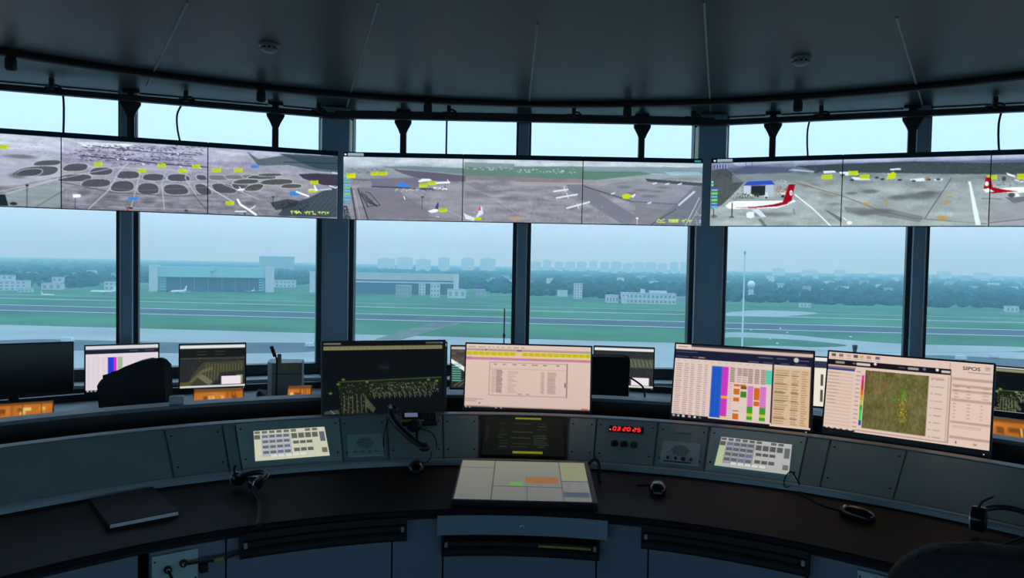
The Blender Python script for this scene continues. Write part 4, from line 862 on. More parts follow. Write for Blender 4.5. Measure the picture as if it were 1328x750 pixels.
def window_map(W=104, H=66, box=True, bar=(226, 228, 226), mode=0):
    c = Canvas(W, H, (40, 44, 46) if box else (20, 24, 22)); X = lambda u: u*W; Y = lambda v: v*H
    c.rect(0, Y(.02), W, Y(.09), bar); c.rect(0, Y(.94), W, Y(.985), (206, 208, 208))
    if mode == 0:                 # pier in olive
        c.poly([(X(.35), Y(.42)), (X(.98), Y(.40)), (X(.98), Y(.62)), (X(.62), Y(.66)), (X(.5), Y(.92)), (X(.15), Y(.94)), (X(.18), Y(.72))], (64, 66, 46), .9)
        c.line([(X(.16), Y(.86)), (X(.34), Y(.62)), (X(.48), Y(.56))], 5, (96, 96, 70), .9); c.poly([(X(.26), Y(.74)), (X(.34), Y(.68)), (X(.50), Y(.86)), (X(.44), Y(.95))], (112, 112, 90), .9)
        for i in range(13): c.line([(X(.40+i*.045), Y(.46)), (X(.38+i*.047), Y(.62 if i > 4 else .84))], 1, (120, 118, 88), .8)
        c.rect(X(.86), Y(.72), X(.96), Y(.92), (150, 146, 112)); c.line([(0, Y(.32)), (X(1), Y(.33))], .7, (104, 104, 88), .9); c.rect(0, Y(.1), X(1), Y(.3), (24, 27, 28)); textrows(c, X(.25), X(.72), Y(.17), Y(.24), 2, [(0, .4), (.6, 1)], (92, 98, 90), .8)
        c.rect(0, Y(.86), X(.16), Y(.94), (84, 86, 40))
    else:
        c.rect(0, Y(.13), W, Y(.94), (46, 50, 52)); c.poly([(X(.02), Y(.26)), (X(1), Y(.28)), (X(1), Y(.5)), (X(.45), Y(.5)), (X(.40), Y(.74)), (X(.05), Y(.76))], (84, 88, 72), .9)
        for i in range(9): c.line([(X(.42+i*.065), Y(.31)), (X(.45+i*.065), Y(.47))], 1, (150, 150, 130), .8)
        for i in range(4): c.line([(X(.1+i*.07), Y(.33)), (X(.1+i*.07), Y(.7))], 1.2, (160, 130, 140), .7)
        c.ell(X(.12), Y(.84), 5, 5, (180, 184, 180), .8, .5)
    for _ in range(160): c.rect(*(lambda u, v: (X(u), Y(v), X(u)+1, Y(v)+.8))(random.uniform(.1, .98), random.uniform(.3, .8)), random.choice([(110, 112, 84), (140, 136, 116), (70, 76, 60)]), .6)
    if box: c.rect(X(.63), Y(.74), X(.93), Y(.93), (236, 226, 232))
    return c.out()
# 2 pale form with yellow and magenta lines
def form_pic(W=200, H=104):
    c = Canvas(W, H, (216, 190, 178)); X = lambda u: u*W; Y = lambda v: v*H
    c.vgrad([(0, (222, 198, 184)), (1, (212, 186, 176))]); textrows(c, X(.02), X(.5), Y(.045), Y(.05), 1, [(0, .12), (.17, .28), (.34, .36), (.41, .43), (.48, .52), (.56, .6), (.66, .72), (.76, .84), (.88, .94)], (120, 96, 90), 1.2)
    c.rect(0, Y(.07), W, Y(.105), (178, 150, 136)); c.rect(X(.41), Y(.08), X(.45), Y(.1), (104, 80, 76)); c.rect(X(.155), Y(.075), X(.165), Y(.095), (70, 50, 60))
    c.rect(0, Y(.115), W, Y(.175), (214, 196, 40)); textrows(c, 0, W, Y(.13), Y(.165), 3, [(i*.05+.01, i*.05+.045) for i in range(20)], (150, 136, 30), .9, .7); c.rect(X(.40), Y(.12), X(.45), Y(.175), (220, 190, 160))
    c.rect(0, Y(.185), W, Y(.20), (222, 208, 120)); c.rect(0, Y(.205), W, Y(.235), (190, 124, 150)); c.rect(X(.2), Y(.205), X(.28), Y(.225), (200, 90, 210)); c.rect(X(.40), Y(.21), X(.49), Y(.23), (204, 96, 216)); c.rect(0, Y(.235), W, Y(.25), (206, 150, 160)); c.rect(0, Y(.195), X(.05), Y(.245), (196, 100, 200), .6)
    x0, x1, y0, y1 = X(.195), X(.815), Y(.28), Y(.79)
    c.line([(x0, y0), (x1, y0), (x1, y1), (x0, y1), (x0, y0)], .8, (150, 124, 116)); c.line([(x1-.5, y0), (x1-.5, y1)], 1.2, (116, 92, 90)); c.line([(x0, y0+10), (x1, y0+10)], .6, (166, 140, 130), .8)
    textrows(c, X(.22), X(.8), Y(.31), Y(.315), 1, [(.02, .06), (.14, .18), (.28, .33), (.41, .46), (.54, .62), (.70, .75), (.88, .91)], (96, 76, 76), 1.6); textrows(c, X(.21), X(.26), Y(.40), Y(.74), 14, [(.1, .7)], (140, 112, 106), .9)
    textrows(c, X(.245), X(.31), Y(.40), Y(.74), 18, [(.1, .9)], (104, 86, 84), 1.1, .9, .3); textrows(c, X(.345), X(.47), Y(.42), Y(.74), 14, [(0, .65)], (156, 130, 122), .9, .8, .7); textrows(c, X(.61), X(.635), Y(.42), Y(.74), 20, [(0, 1)], (140, 116, 112), 1, .7); textrows(c, X(.66), X(.73), Y(.42), Y(.74), 20, [(0, 1)], (146, 120, 114), 1, .8, .2)
    c.rect(X(.795), Y(.57), X(.805), Y(.64), (110, 84, 84)); textrows(c, X(.43), X(.56), Y(.765), Y(.77), 1, [(.02, .22), (.5, .72)], (100, 80, 78), 1.4)
    c.line([(0, Y(.855)), (X(.15), Y(.86))], .9, (150, 124, 116)); textrows(c, 0, X(.15), Y(.885), Y(.885), 1, [(0, .8)], (130, 104, 98), 1); c.rect(X(.115), Y(.915), X(.13), Y(.93), (90, 76, 76))
    c.rect(0, Y(.955), W, Y(.975), (196, 168, 156)); c.line([(X(.02), Y(.965)), (X(.2), Y(.965))], .8, (150, 122, 112)); c.rect(X(.93), Y(.95), X(.985), Y(.972), (214, 96, 80)); c.rect(0, Y(.978), W, Y(1), (30, 28, 34)); 
    for u in (.01, .04, .25, .29): c.rect(X(u), Y(.982), X(u+.012), Y(.997), (190, 190, 196))
    return c.out()
# 3 coloured sequence table
def table_pic(W=208, H=116):
    c = Canvas(W, H, (222, 198, 188)); X = lambda u: u*W; Y = lambda v: v*H
    c.rect(0, 0, W, Y(.07), (206, 184, 176)); c.rect(X(.0), 0, X(.12), Y(.07), (226, 204, 194)); c.line([(X(.02), Y(.035)), (X(.09), Y(.035))], 1, (120, 100, 100)); c.rect(X(.12), 0, W, Y(.03), (52, 46, 56))
    c.rect(0, Y(.075), W, Y(.20), (28, 30, 54)); textrows(c, X(.01), X(.24), Y(.105), Y(.105), 1, [(0, .9)], (92, 100, 122), 1.4); textrows(c, X(.01), X(.24), Y(.17), Y(.17), 1, [(0, .5), (.55, .7), (.78, 1)], (130, 132, 150), 1); c.line([(X(.18), Y(.172)), (X(.22), Y(.172))], 1.4, (210, 150, 130))
    textrows(c, X(.62), X(.96), Y(.115), Y(.115), 1, [(0, .3), (.38, .6)], (140, 144, 164), 1.2); c.ell(X(.885), Y(.12), 4, 4, (200, 196, 190), 1, .2); c.line([(X(.91), Y(.125)), (X(.97), Y(.125))], 1, (130, 80, 150)); textrows(c, X(.55), X(.97), Y(.18), Y(.18), 1, [(0, .2), (.25, .48), (.55, .72), (.78, 1)], (132, 136, 156), 1)
    c.rect(0, Y(.205), X(.725), Y(.955), (222, 200, 192)); textrows(c, X(.01), X(.27), Y(.27), Y(.94), 24, [(.02, .2), (.27, .40), (.46, .56), (.66, .78), (.86, .94)], (140, 116, 106), 1.1, .8, .3)
    textrows(c, X(.02), X(.70), Y(.225), Y(.225), 1, [(i*.075, i*.075+.04) for i in range(13)], (176, 150, 140), .9)
    c.rect(X(.285), Y(.27), X(.362), Y(.955), (36, 92, 196)); c.rect(X(.362), Y(.27), X(.41), Y(.955), (206, 60, 190))
    textrows(c, X(.29), X(.36), Y(.285), Y(.945), 24, [(.1, .45), (.55, .9)], (20, 60, 150), 1, .7); textrows(c, X(.366), X(.406), Y(.285), Y(.945), 24, [(.1, .9)], (150, 40, 140), .9, .7); c.rect(X(.364), Y(.66), X(.41), Y(.695), (226, 170, 60)); c.rect(X(.364), Y(.93), X(.41), Y(.955), (226, 190, 90))
    textrows(c, X(.42), X(.45), Y(.27), Y(.95), 22, [(0, .8)], (168, 140, 130), 1)
    for x in (.425, .475, .515, .555, .60, .645): c.rect(X(x), Y(.275), X(x+.035), Y(.47 if x != .475 and x != .515 else .38), (176, 154, 144), .7); textrows(c, X(x), X(x+.035), Y(.285), Y(.46), 7, [(0, .9)], (120, 98, 92), 1.1, .8)
    O, G, M, YL = (206, 104, 34), (56, 156, 34), (214, 122, 200), (198, 206, 50)
    for x, y0, y1, col in [(.455,.49,.52,O),(.50,.49,.515,O),(.505,.515,.55,(110,86,40)),(.455,.55,.63,O),(.505,.58,.66,(60,130,40)),(.455,.67,.72,O),(.455,.835,.85,(150,90,60)),(.455,.88,.955,O),(.555,.50,.77,M),(.60,.52,.68,O),(.60,.70,.76,O),(.645,.50,.77,M),(.555,.77,.86,G),(.555,.86,.90,YL),(.555,.90,.945,G),(.555,.95,.975,YL),(.645,.77,.86,G),(.645,.86,.90,YL),(.645,.90,.945,G),(.645,.95,.975,YL)]:
        c.rect(X(x), Y(y0), X(x+.042), Y(y1), col)
    for x in (.558, .648): textrows(c, X(x), X(x+.036), Y(.52), Y(.94), 14, [(0, .9)], (150, 100, 130), .8, .5)
    c.rect(X(.68), Y(.28), X(.722), Y(.46), (90, 206, 180)); textrows(c, X(.683), X(.72), Y(.30), Y(.45), 5, [(0, .9)], (60, 160, 140), 1, .7)
    c.rect(X(.722), Y(.20), X(.733), Y(.975), (44, 36, 44)); c.rect(X(.733), Y(.20), X(.985), Y(.975), (214, 184, 150)); c.rect(X(.733), Y(.20), X(.985), Y(.235), (220, 196, 184)); c.rect(X(.985), Y(.2), X(1), Y(.975), (40, 32, 40))
    textrows(c, X(.745), X(.98), Y(.27), Y(.95), 24, [(0, .42), (.5, .72), (.78, .96)], (140, 104, 70), 1.1, .85, .5); textrows(c, X(.745), X(.98), Y(.33), Y(.88), 6, [(0, .38), (.48, .70)], (92, 66, 48), 1.4, .8)
    c.rect(0, Y(.955), X(.72), Y(1), (26, 24, 30)); c.rect(X(.28), Y(.955), X(.73), Y(.975), (222, 200, 192)); c.rect(X(.55), Y(.955), X(.70), Y(.975), (222, 200, 192))
    for u, col in ((.01, (160, 160, 160)), (.045, (180, 180, 186)), (.085, (230, 224, 214)), (.13, (200, 150, 160)), (.17, (220, 220, 220)), (.21, (90, 110, 90))): c.rect(X(u), Y(.965), X(u+.018), Y(.99), col)
    return c.out()
# 4 weather map
def radar_pic(W=232, H=124):
    c = Canvas(W, H, (224, 198, 184)); X = lambda u: u*W; Y = lambda v: v*H
    for u, col in ((.02, (70, 60, 60)), (.07, (110, 92, 88)), (.12, (196, 160, 150)), (.165, (60, 50, 48)), (.205, (190, 166, 104)), (.25, (170, 120, 112)), (.305, (90, 80, 110))): c.rect(X(u), Y(.02), X(u+.028), Y(.055), col, .85); c.line([(X(u), Y(.075)), (X(u+.03), Y(.075))], .9, (170, 140, 130), .8)
    c.rect(0, Y(.095), X(.765), Y(.17), (26, 20, 24)); c.rect(X(.05), Y(.115), X(.11), Y(.145), (150, 146, 140)); c.rect(X(.19), Y(.115), X(.275), Y(.15), (214, 204, 200)); c.line([(X(.165), Y(.13)), (X(.182), Y(.13))], 1, (190, 180, 176)); c.ell(X(.308), Y(.115), 2.4, 2.4, (230, 226, 226), 1, .2); c.rect(X(.51), Y(.115), X(.575), Y(.145), (160, 156, 150)); textrows(c, X(.455), X(.5), Y(.13), Y(.13), 1, [(0, 1)], (190, 180, 180), 1); c.ell(X(.61), Y(.125), 2.4, 2.4, (80, 110, 160), 1, .2); c.ell(X(.685), Y(.12), 2.4, 2.4, (226, 226, 226), 1, .2); c.rect(X(.71), Y(.12), X(.76), Y(.15), (200, 196, 194))
    c.rect(0, Y(.18), X(.185), Y(.205), (150, 120, 116)); c.rect(X(.0), Y(.205), X(.18), Y(.235), (50, 66, 130))
    for i in range(16): c.line([(X(.01), Y(.27+i*.044)), (X(.17), Y(.272+i*.044))], 2.2, (206, 178, 160), .8); 
    textrows(c, X(.01), X(.17), Y(.27), Y(.66), 10, [(0, .5)], (150, 122, 104), 1.1, .8, .4)
    textrows(c, X(.195), X(.225), Y(.23), Y(.93), 14, [(0, .8)], (130, 104, 96), 1.4, .8)
    for i, col in enumerate([(220, 60, 170), (206, 50, 110), (200, 60, 50), (210, 110, 40), (206, 160, 40), (190, 190, 50), (60, 160, 50), (70, 200, 70), (60, 210, 90), (40, 80, 170)]): c.rect(X(.228), Y(.27+i*.063), X(.245), Y(.335+i*.063), col)
    s = c.ss; x0, x1, y0, y1 = X(.25), X(.64), Y(.20), Y(.93); c.rect(x0, y0, x1, y1, (104, 98, 56)); c.noise(14, (2, 5), box=c.boxpx(x0, y0, x1, y1)); c.noise(10, (1.2, 1.2), box=c.boxpx(x0, y0, x1, y1)); c.noise(12, (14, 12), box=c.boxpx(x0, y0, x1, y1))
    for _ in range(90):
        t = random.gauss(0, .35); u = .37+t*.12+random.gauss(0, .02); v = .36-t*.22+random.gauss(0, .05)
        if .255 < u < .63 and .22 < v < .9: c.rect(X(u), Y(v), X(u)+1.2, Y(v)+1.4, random.choice([(166, 92, 44), (150, 104, 52), (184, 84, 40)]), .6)
    for _ in range(40): u = random.gauss(.28, .02); v = random.uniform(.22, .5); c.rect(X(max(u, .255)), Y(v), X(max(u, .255))+1, Y(v)+2, (150, 84, 50), .6)
    for _ in range(90): u = random.gauss(.495, .014); v = random.gauss(.62, .1); c.rect(X(u), Y(v), X(u)+1.3, Y(v)+1.3, random.choice([(196, 176, 40), (206, 150, 30), (160, 170, 40)]), .8)
    for _ in range(24): c.ell(X(random.gauss(.495, .01)), Y(random.gauss(.45, .035)), 1.4, 1.6, (80, 150, 40), .8, .5); c.ell(X(random.gauss(.44, .012)), Y(random.gauss(.53, .02)), 1.2, 1.2, (80, 140, 60), .6, .5)
    c.rect(X(.645), Y(.20), X(.75), Y(.96), (222, 198, 184)); textrows(c, X(.655), X(.74), Y(.24), Y(.93), 9, [(0, .15), (.3, .9)], (150, 120, 110), 1.3, .8, .3); textrows(c, X(.655), X(.74), Y(.215), Y(.23), 2, [(0, .9)], (170, 130, 90), 1)
    c.rect(X(.752), Y(.19), X(.757), Y(.965), (176, 150, 144)); c.rect(X(.765), Y(.17), X(.772), Y(.97), (150, 124, 120)); c.line([(X(.757), Y(.02)), (X(.757), Y(.09))], .8, (180, 120, 120))
    for v in (.19, .27, .33, .44, .70, .88): c.rect(X(.775), Y(v), W, Y(v+.03), (186, 158, 148))
    textrows(c, X(.79), X(.99), Y(.30), Y(.42), 4, [(0, .12), (.35, .45), (.8, .95)], (150, 116, 108), 1.2); textrows(c, X(.79), X(.99), Y(.50), Y(.66), 5, [(0, .05), (.38, .46), (.75, .8)], (150, 120, 112), 1.2); textrows(c, X(.79), X(.99), Y(.76), Y(.78), 2, [(0, .8)], (176, 146, 136), .9); c.rect(X(.81), Y(.94), X(.818), Y(.965), (110, 86, 76)); c.rect(X(.91), Y(.94), X(.93), Y(.965), (170, 160, 100))
    c.line([(X(.86), Y(.118)), (X(.985), Y(.12))], .8, (120, 96, 92)); textrows(c, X(.955), X(.985), Y(.04), Y(.075), 4, [(0, 1)], (130, 106, 100), .8)
    c.rect(X(0), Y(.985), X(.2), Y(1), (30, 26, 30))
    for u in (.0, .03, .07, .11, .15, .19): c.ell(X(u+.01), Y(.985), 2.6, 1.6, (30, 26, 30), 1, .3)
    c.rect(X(.2), Y(.965), X(.77), Y(.975), (170, 144, 134)); return c.out()
MZ = .7757
def at_depth(px, py, y): return on_y(px, py, y)
m1 = monitor('dark monitor with dim olive airport map, beside the left key panel', at_depth(500, 543, 3.40), R_(17), .585, .365, airport_map(180, 108), R_(8), .010, .016, MZ)
m2 = monitor('white form monitor with yellow and magenta lines, behind the dark display', at_depth(682.5, 543, 3.45), R_(-5), .612, .353, form_pic(), R_(8), .008, .042, MZ)
m3 = monitor('monitor with blue and magenta table columns, behind the right lit key panel', at_depth(957, 555, 3.25), R_(-24), .613, .366, table_pic(), R_(12), .008, .022, MZ)
m4 = monitor('weather map monitor with olive square map, rightmost of the front monitors', at_depth(1168, 580, 2.95), R_(-36), .616, .372, radar_pic(), R_(12), .008, .034, MZ)
M_INK = glow_mat('dark_ink', (70, 52, 52), 1.0)
T4 = Matrix.Translation((0, 0, at_depth(1168, 580, 2.95).z-MZ)) @ Matrix.Rotation(-R_(12), 4, 'X')
lettering('display_lettering', 'SIPOS', .019, M_INK, m4, T4 @ Matrix.Translation((.228, -.0016, .341)) @ Matrix.Rotation(R_(90), 4, 'X') @ Matrix.Scale(1.25, 4, (1, 0, 0)))

# ------------------------------------------------------------------ flat touch display on the worktop
c = Canvas(180, 110, (150, 152, 140)); X = lambda u: u*180; Y = lambda v: v*110
c.vgrad([(0, (150, 152, 136)), (.5, (140, 142, 136)), (1, (130, 132, 130))]); c.rect(X(.80), 0, X(1), Y(.5), (160, 164, 130)); c.rect(X(.80), Y(.78), X(.99), Y(.9), (84, 98, 116)); c.rect(X(.80), Y(.54), X(1), Y(.74), (140, 144, 142)); textrows(c, X(.82), X(.98), Y(.58), Y(.70), 3, [(.1, .3), (.6, .9)], (96, 100, 100), 1.2); textrows(c, X(.82), X(.98), Y(.06), Y(.44), 6, [(0, .9)], (130, 136, 96), 1, .6)
c.rect(X(.52), Y(.42), X(.77), Y(.58), (170, 116, 76)); c.noise(10, (2, 1), box=c.boxpx(X(.52), Y(.42), X(.77), Y(.58))); c.rect(X(.40), Y(.56), X(.5), Y(.645), (104, 190, 76)); c.rect(X(.43), Y(.54), X(.47), Y(.56), (170, 110, 150), .7)
c.line([(X(.27), 0), (X(.27), Y(1))], 1.2, (60, 64, 60)); c.line([(0, Y(.2)), (X(.27), Y(.2))], 1, (80, 84, 76)); c.line([(X(.27), Y(.67)), (X(.80), Y(.68))], 1.2, (60, 64, 60)); c.line([(X(.79), 0), (X(.795), Y(1))], 1.2, (90, 94, 90)); c.line([(X(.53), Y(.68)), (X(.53), Y(1))], 1, (90, 94, 92)); c.line([(X(.80), Y(.515)), (X(1), Y(.515))], 1.4, (60, 64, 66)); textrows(c, X(.29), X(.5), Y(.74), Y(.95), 4, [(0, .9)], (120, 124, 120), .8, .6); textrows(c, X(.55), X(.77), Y(.74), Y(.95), 4, [(0, .9)], (120, 124, 120), .8, .6)
p = on_z(678, 650, .772); TS_TILT = R_(5.5)
ts = thing('touch_display', 'nearly flat grey touch display with orange block, lying on the worktop', 'touch screen', (p.x, p.y, .7505), R_(-1))
T = Matrix.Translation((0, 0, .0)) @ Matrix.Rotation(TS_TILT, 4, 'X')
mb = MB(); mb.box(-.252, .262, -.006, .392, .0, .022, T, bev=.004); mb.build('casing', M_BLACK, ts)
picture('picture', c.out()*.84, .484, .372, ts, T @ Matrix.Translation((-.242, .004, .0226)) @ Matrix.Rotation(R_(-90), 4, 'X'))
mb = MB(); mb.box(-.20, .20, .34, .36, .0, .036, bev=.002); mb.build('rear_foot', M_BLACKM, ts)
mb = MB(); mb.tube([(.255, .37, .05), (.285, .375, .075), (.30, .35, .06), (.298, .33, .02), (.30, .30, .006)], .006, 8, smooth_path=5); mb.build('cable', M_BLACKM, ts, True)
# black folder
p0, p1, p2, p3 = [on_z(*q, .7515) for q in ((141, 687), (232, 669), (198, 637), (117, 654))]
o = (p0+p1+p2+p3)/4; t = thing('folder', 'flat black folder with a white page edge on the left of the worktop', 'folder', (o.x, o.y, .7505)); L = lambda v, z: Vector((v.x-o.x, v.y-o.y, z))
mb = MB(); mb.hexa([L(q, .0145) for q in (p0, p1, p2, p3)], [L(q, .017) for q in (p0, p1, p2, p3)], bev=.001); mb.build('cover', M_DESK, t)
mb = MB(); mb.hexa([L(q, .0) for q in (p0, p1, p2, p3)], [L(q, .003) for q in (p0, p1, p2, p3)], bev=.001); mb.build('back_cover', M_BLACKM, t)
s_ = lambda q: o + (Vector((q.x, q.y, o.z))-o)*.985
mb = MB(); mb.hexa([L(s_(q), .003) for q in (p0, p1, p2, p3)], [L(s_(q), .0145) for q in (p0, p1, p2, p3)]); mb.build('pages', mat('paper', (.85, .88, .9), .8, vary=.04), t)
mb = MB(); mb.hexa([L(q, .001) for q in (o+(p0-o)*1.004, o+(p0-o)*1.004+(p1-p0)*.02, o+(p3-o)*1.004+(p2-p3)*.02, o+(p3-o)*1.004)], [L(q, .0165) for q in (o+(p0-o)*1.004, o+(p0-o)*1.004+(p1-p0)*.02, o+(p3-o)*1.004+(p2-p3)*.02, o+(p3-o)*1.004)]); mb.build('spine', M_DESK, t)
# ------------------------------------------------------------------ mice
M_CHROME = mat('chrome', (.92, .94, .95), .35, .6, vary=.03)
M_GLOSS = mat('black_gloss', (.010, .012, .016), .22, vary=.1)
def mouse(px, py, lab, rz, pts):
    p = on_z(px, py, .752); t = thing('computer_mouse', lab, 'mouse', (p.x, p.y, .7505), rz)
    prof = [(0, .062), (.022, .054), (.032, .025), (.033, -.01), (.028, -.04), (.015, -.056)]; out = [(x, y) for x, y in prof] + [(-x, y) for x, y in prof[::-1] if x > 0]
    bm = bmesh.new(); rings = []
    for sc, z in ((.9, 0), (1, .006), (.98, .016), (.85, .027), (.55, .034), (.2, .036)): rings.append([bm.verts.new((x*sc, y*sc-.004*(1-sc), z)) for x, y in out])
    n = len(out)
    for a, b in zip(rings[:-1], rings[1:]):
        for i in range(n): bm.faces.new([a[i], a[(i+1) % n], b[(i+1) % n], b[i]])
    bm.faces.new(rings[-1]); bm.faces.new(rings[0][::-1]); mb = MB(); mb._merge(bm); mb.build('body', M_GLOSS, t, True)
    mb = MB(); mb.tube([(.026*sin(a), .048*cos(a)*.9+.004, .0285-.004*abs(a)) for a in np.linspace(-1.0, 1.0, 9)], .0036, 8); mb.build('shiny_rim', M_CHROME, t, True)
    mb = MB(); mb.lathe([(.0095, -.003), (.0095, .003)], 14, Matrix.Translation((0, .034, .026)) @ Matrix.Rotation(R_(90), 4, 'Y')); mb.build('scroll_wheel', M_BLACKM, t, True)
    iv = (Matrix.Translation((p.x, p.y, .7505)) @ Matrix.Rotation(rz, 4, 'Z')).inverted()
    mb = MB(); mb.tube([Vector((0, .05, .012))]+[iv @ on_z(x, y, z) for x, y, z in pts], .0025, 6, smooth_path=5); mb.build('lead', M_BLACKM, t, True)
mouse(540, 610, 'black mouse with shiny rim on the worktop below the telephone', R_(4), [(556, 598, .80), (560, 585, .84)])
mouse(853, 637, 'black mouse with shiny rim on the worktop right of the touch display', R_(-12), [(846, 629, .755), (836, 629, .753), (826, 630, .753)])
mouse(1112, 671, 'dark mouse at the right end of a thin black lead on the worktop', R_(35), [(1090, 662, .753), (1065, 655, .753), (1040, 641, .753), (1029, 631, .756), (1018, 632, .79), (1018, 620, .84), (1026, 612, .86), (1033, 621, .84), (1037, 629, .79)])
# ------------------------------------------------------------------ headsets
def headset(px, py, lab, rz, hang, s=1.0):
    p = on_z(px, py, .752); t = thing('headset', lab, 'headset', (p.x, p.y, .7505), rz)
    arc = [(.078*sin(a), 0, .0) for a in (0,)]
    H = Matrix.Translation((0, .0, .044*s+.004)) @ Matrix.Rotation(R_(-80), 4, 'X') @ Matrix.Scale(s, 4)
    mb = MB(); mb.tube([H @ Vector((.072*sin(a), 0, .085*cos(a)+.02)) for a in np.linspace(-1.75, 1.75, 17)], .0095, 8); mb.build('headband', M_BLACK, t, True)
    mb = MB(); mb.tube([H @ Vector((.081*sin(a), -.002, .094*cos(a)+.02)) for a in np.linspace(-1.0, 1.0, 11)], .0032, 6); mb.build('shiny_band', M_CHROME, t, True)
    for sx in (-1, 1):
        C_ = H @ Matrix.Translation((sx*.068, 0, .0)) @ Matrix.Rotation(R_(90), 4, 'Y')
        mb = MB(); mb.lathe([(.014, -.020), (.034, -.016), (.036, 0), (.034, .016), (.016, .021)], 22, C_); mb.build('ear_cup', M_GLOSS, t, True)
        mb = MB(); mb.tube([H @ Vector((sx*.086, -.030*sin(a), -.030*cos(a))) for a in np.linspace(-.9, .9, 7)], .003, 6); mb.build('shiny_yoke', M_CHROME, t, True)
    mb = MB(); mb.tube([H @ Vector((-.07, -.02, -.01)), H @ Vector((-.06, -.06, -.02)), H @ Vector((-.03, -.09, -.03))], .004, 8, smooth_path=4); mb.build('microphone_boom', M_BLACK, t, True)
    iv = (Matrix.Translation((p.x, p.y, .7505)) @ Matrix.Rotation(rz, 4, 'Z')).inverted()
    mb = MB(); mb.tube([H @ Vector((.07, .0, -.02))]+[iv @ q for q in hang], .008, 8, smooth_path=5); mb.build('lead', M_BLACKM, t, True)
def desk_pts(l, z=.757): return [on_z(x, y, z) for x, y in l]
headset(320, 636, 'black headset with shiny band on the worktop left of the left key panel', R_(-32), desk_pts([(336, 650), (337, 668), (335, 682)]), .72)
headset(1306, 702, 'black headset with shiny arcs at the right edge of the worktop', R_(-38), desk_pts([(1280, 716), (1262, 726)]), 1.15)
# ------------------------------------------------------------------ telephone on the deck
M = PH_F.copy(); M.translation = PH_F @ Vector((0, 0, PHh+.0006)); t = thing('telephone', 'black telephone with small lit display and yellow strip on the deck', 'telephone', M=M); y1 = PHy1
mb = MB(); mb.box(-.058, .098, y1-.082, y1-.004, 0, .022, bev=.005); mb.build('body', M_BLACK, t)
mb = MB(); mb.box(-.046, .012, y1-.040, y1-.012, .021, .0235); mb.build('display', glow_mat('violet_label', (112, 120, 150), .7), t)
kp = MB(); kp.box(.028, .088, y1-.066, y1-.010, .020, .0235, bev=.001); kq = kp.build('keypad', M_BLACKM, t); mb = MB()
for i in range(4):
    for j in range(4): mb.box(.032+i*.014, .042+i*.014, y1-.062+j*.013, y1-.053+j*.013, .0235, .0255)
mb.build('keys', mat('phone_keys', (.05, .055, .065), .5), kq)
mb = MB(); mb.box(-.066, -.012, y1-.078, y1-.062, .020, .0245); mb.build('yellow_strip', mat('lime_label', (.52, .55, .08), .6), t)
mb = MB(); mb.box(-.008, .038, y1-.076, y1-.064, .020, .0245); mb.build('white_strip', M_LABELP, t)
mb = MB(); mb.sphere((-.005, y1-.118, .030), .034, .030, .026); mb.tube([(-.0, y1-.135, .03), (.006, y1-.175, .035), (.004, y1-.205, .03)], .006, 8); mb.build('microphone', M_BLACKM, t, True)
mb = MB(); mb.tube([(-.100, y1-.008, .045), (-.108, y1-.04, .054), (-.096, y1-.10, .052), (-.060, y1-.17, .048), (-.010, y1-.23, .038), (.038, y1-.262, .026)], .0135, 12, smooth_path=5)
mb.sphere((-.098, y1-.014, .046), .024, .022, .018); mb.sphere((.034, y1-.260, .026), .026, .022, .018); mb.build('handset', M_BLACK, t, True)
mb = MB(); mb.tube([(-.108, y1-.004, .060), (-.116, y1-.02, .066), (-.106, y1-.036, .072)], .006, 8, smooth_path=3); mb.build('shiny_end', mat('pale_edge', (.6, .62, .55), .3), t, True)
mb = MB(); mb.tube([(-.100, y1-.07, .045), (-.118, y1-.085, .04), (-.132, y1-.13, .022), (-.138, y1-.19, .016), (-.136, y1-.235, .014)], .0028, 6, smooth_path=6); mb.build('curly_cord', M_BLACKM, t, True)
mb = MB(); mb.tube([(-.05, y1-.10, .03), (.02, y1-.15, .04), (.07, y1-.17, .03), (.088, y1-.21, .012), (.086, y1-.245, .006)], .0028, 6, smooth_path=6); mb.build('cord', M_BLACKM, t, True)

# ------------------------------------------------------------------ row of desks under the windows
M_FD = mat('window_desk_top', (.12, .145, .165), .45, vary=.06, scale=6)
M_WOOD = mat('orange_wood', (.56, .27, .07), .45, vary=.25, scale=18, stretch=(2, 12, 12))
FZ = .56
wd = thing('window_desk', 'long curved dark desk under the windows behind the console', 'desk', pol(0, 4.7, -.17)); iv = Matrix.Translation(-pol(0, 4.7, -.17))
mb = MB(); mb.sweep([(3.95, FZ-.04), (3.95, FZ), (5.42, FZ), (5.42, FZ-.04)], R_(-62), R_(62), 70, iv); mb.build('desk_top', M_FD, wd)
mb = MB(); mb.sweep([(5.385, FZ), (5.385, FZ+.05), (5.42, FZ+.05), (5.42, FZ)], R_(-62), R_(62), 70, iv); mb.build('back_upstand', M_DARK, wd)
mb = MB(); mb.sweep([(4.95, -.17), (4.95, FZ-.04), (4.99, FZ-.04), (4.99, -.17)], R_(-62), R_(62), 70, iv); mb.build('modesty_panel', M_DARK, wd)
def fm(px0, px1, pyb, y, lab, pic, hh, yaw=None, **k):
    """window-desk monitor between two pixel columns, lower edge at pyb, at depth y"""
    p = on_y((px0+px1)/2, pyb, y); yw = yaw if yaw is not None else -math.atan2(p.x, p.y)
    a, b = on_y(px0, pyb, y), on_y(px1, pyb, y); w = (b-a).length*cos(yw)
    return monitor(lab, p, yw, w, hh, pic, R_(4), .010, .014, FZ+.0007, GRP_F)
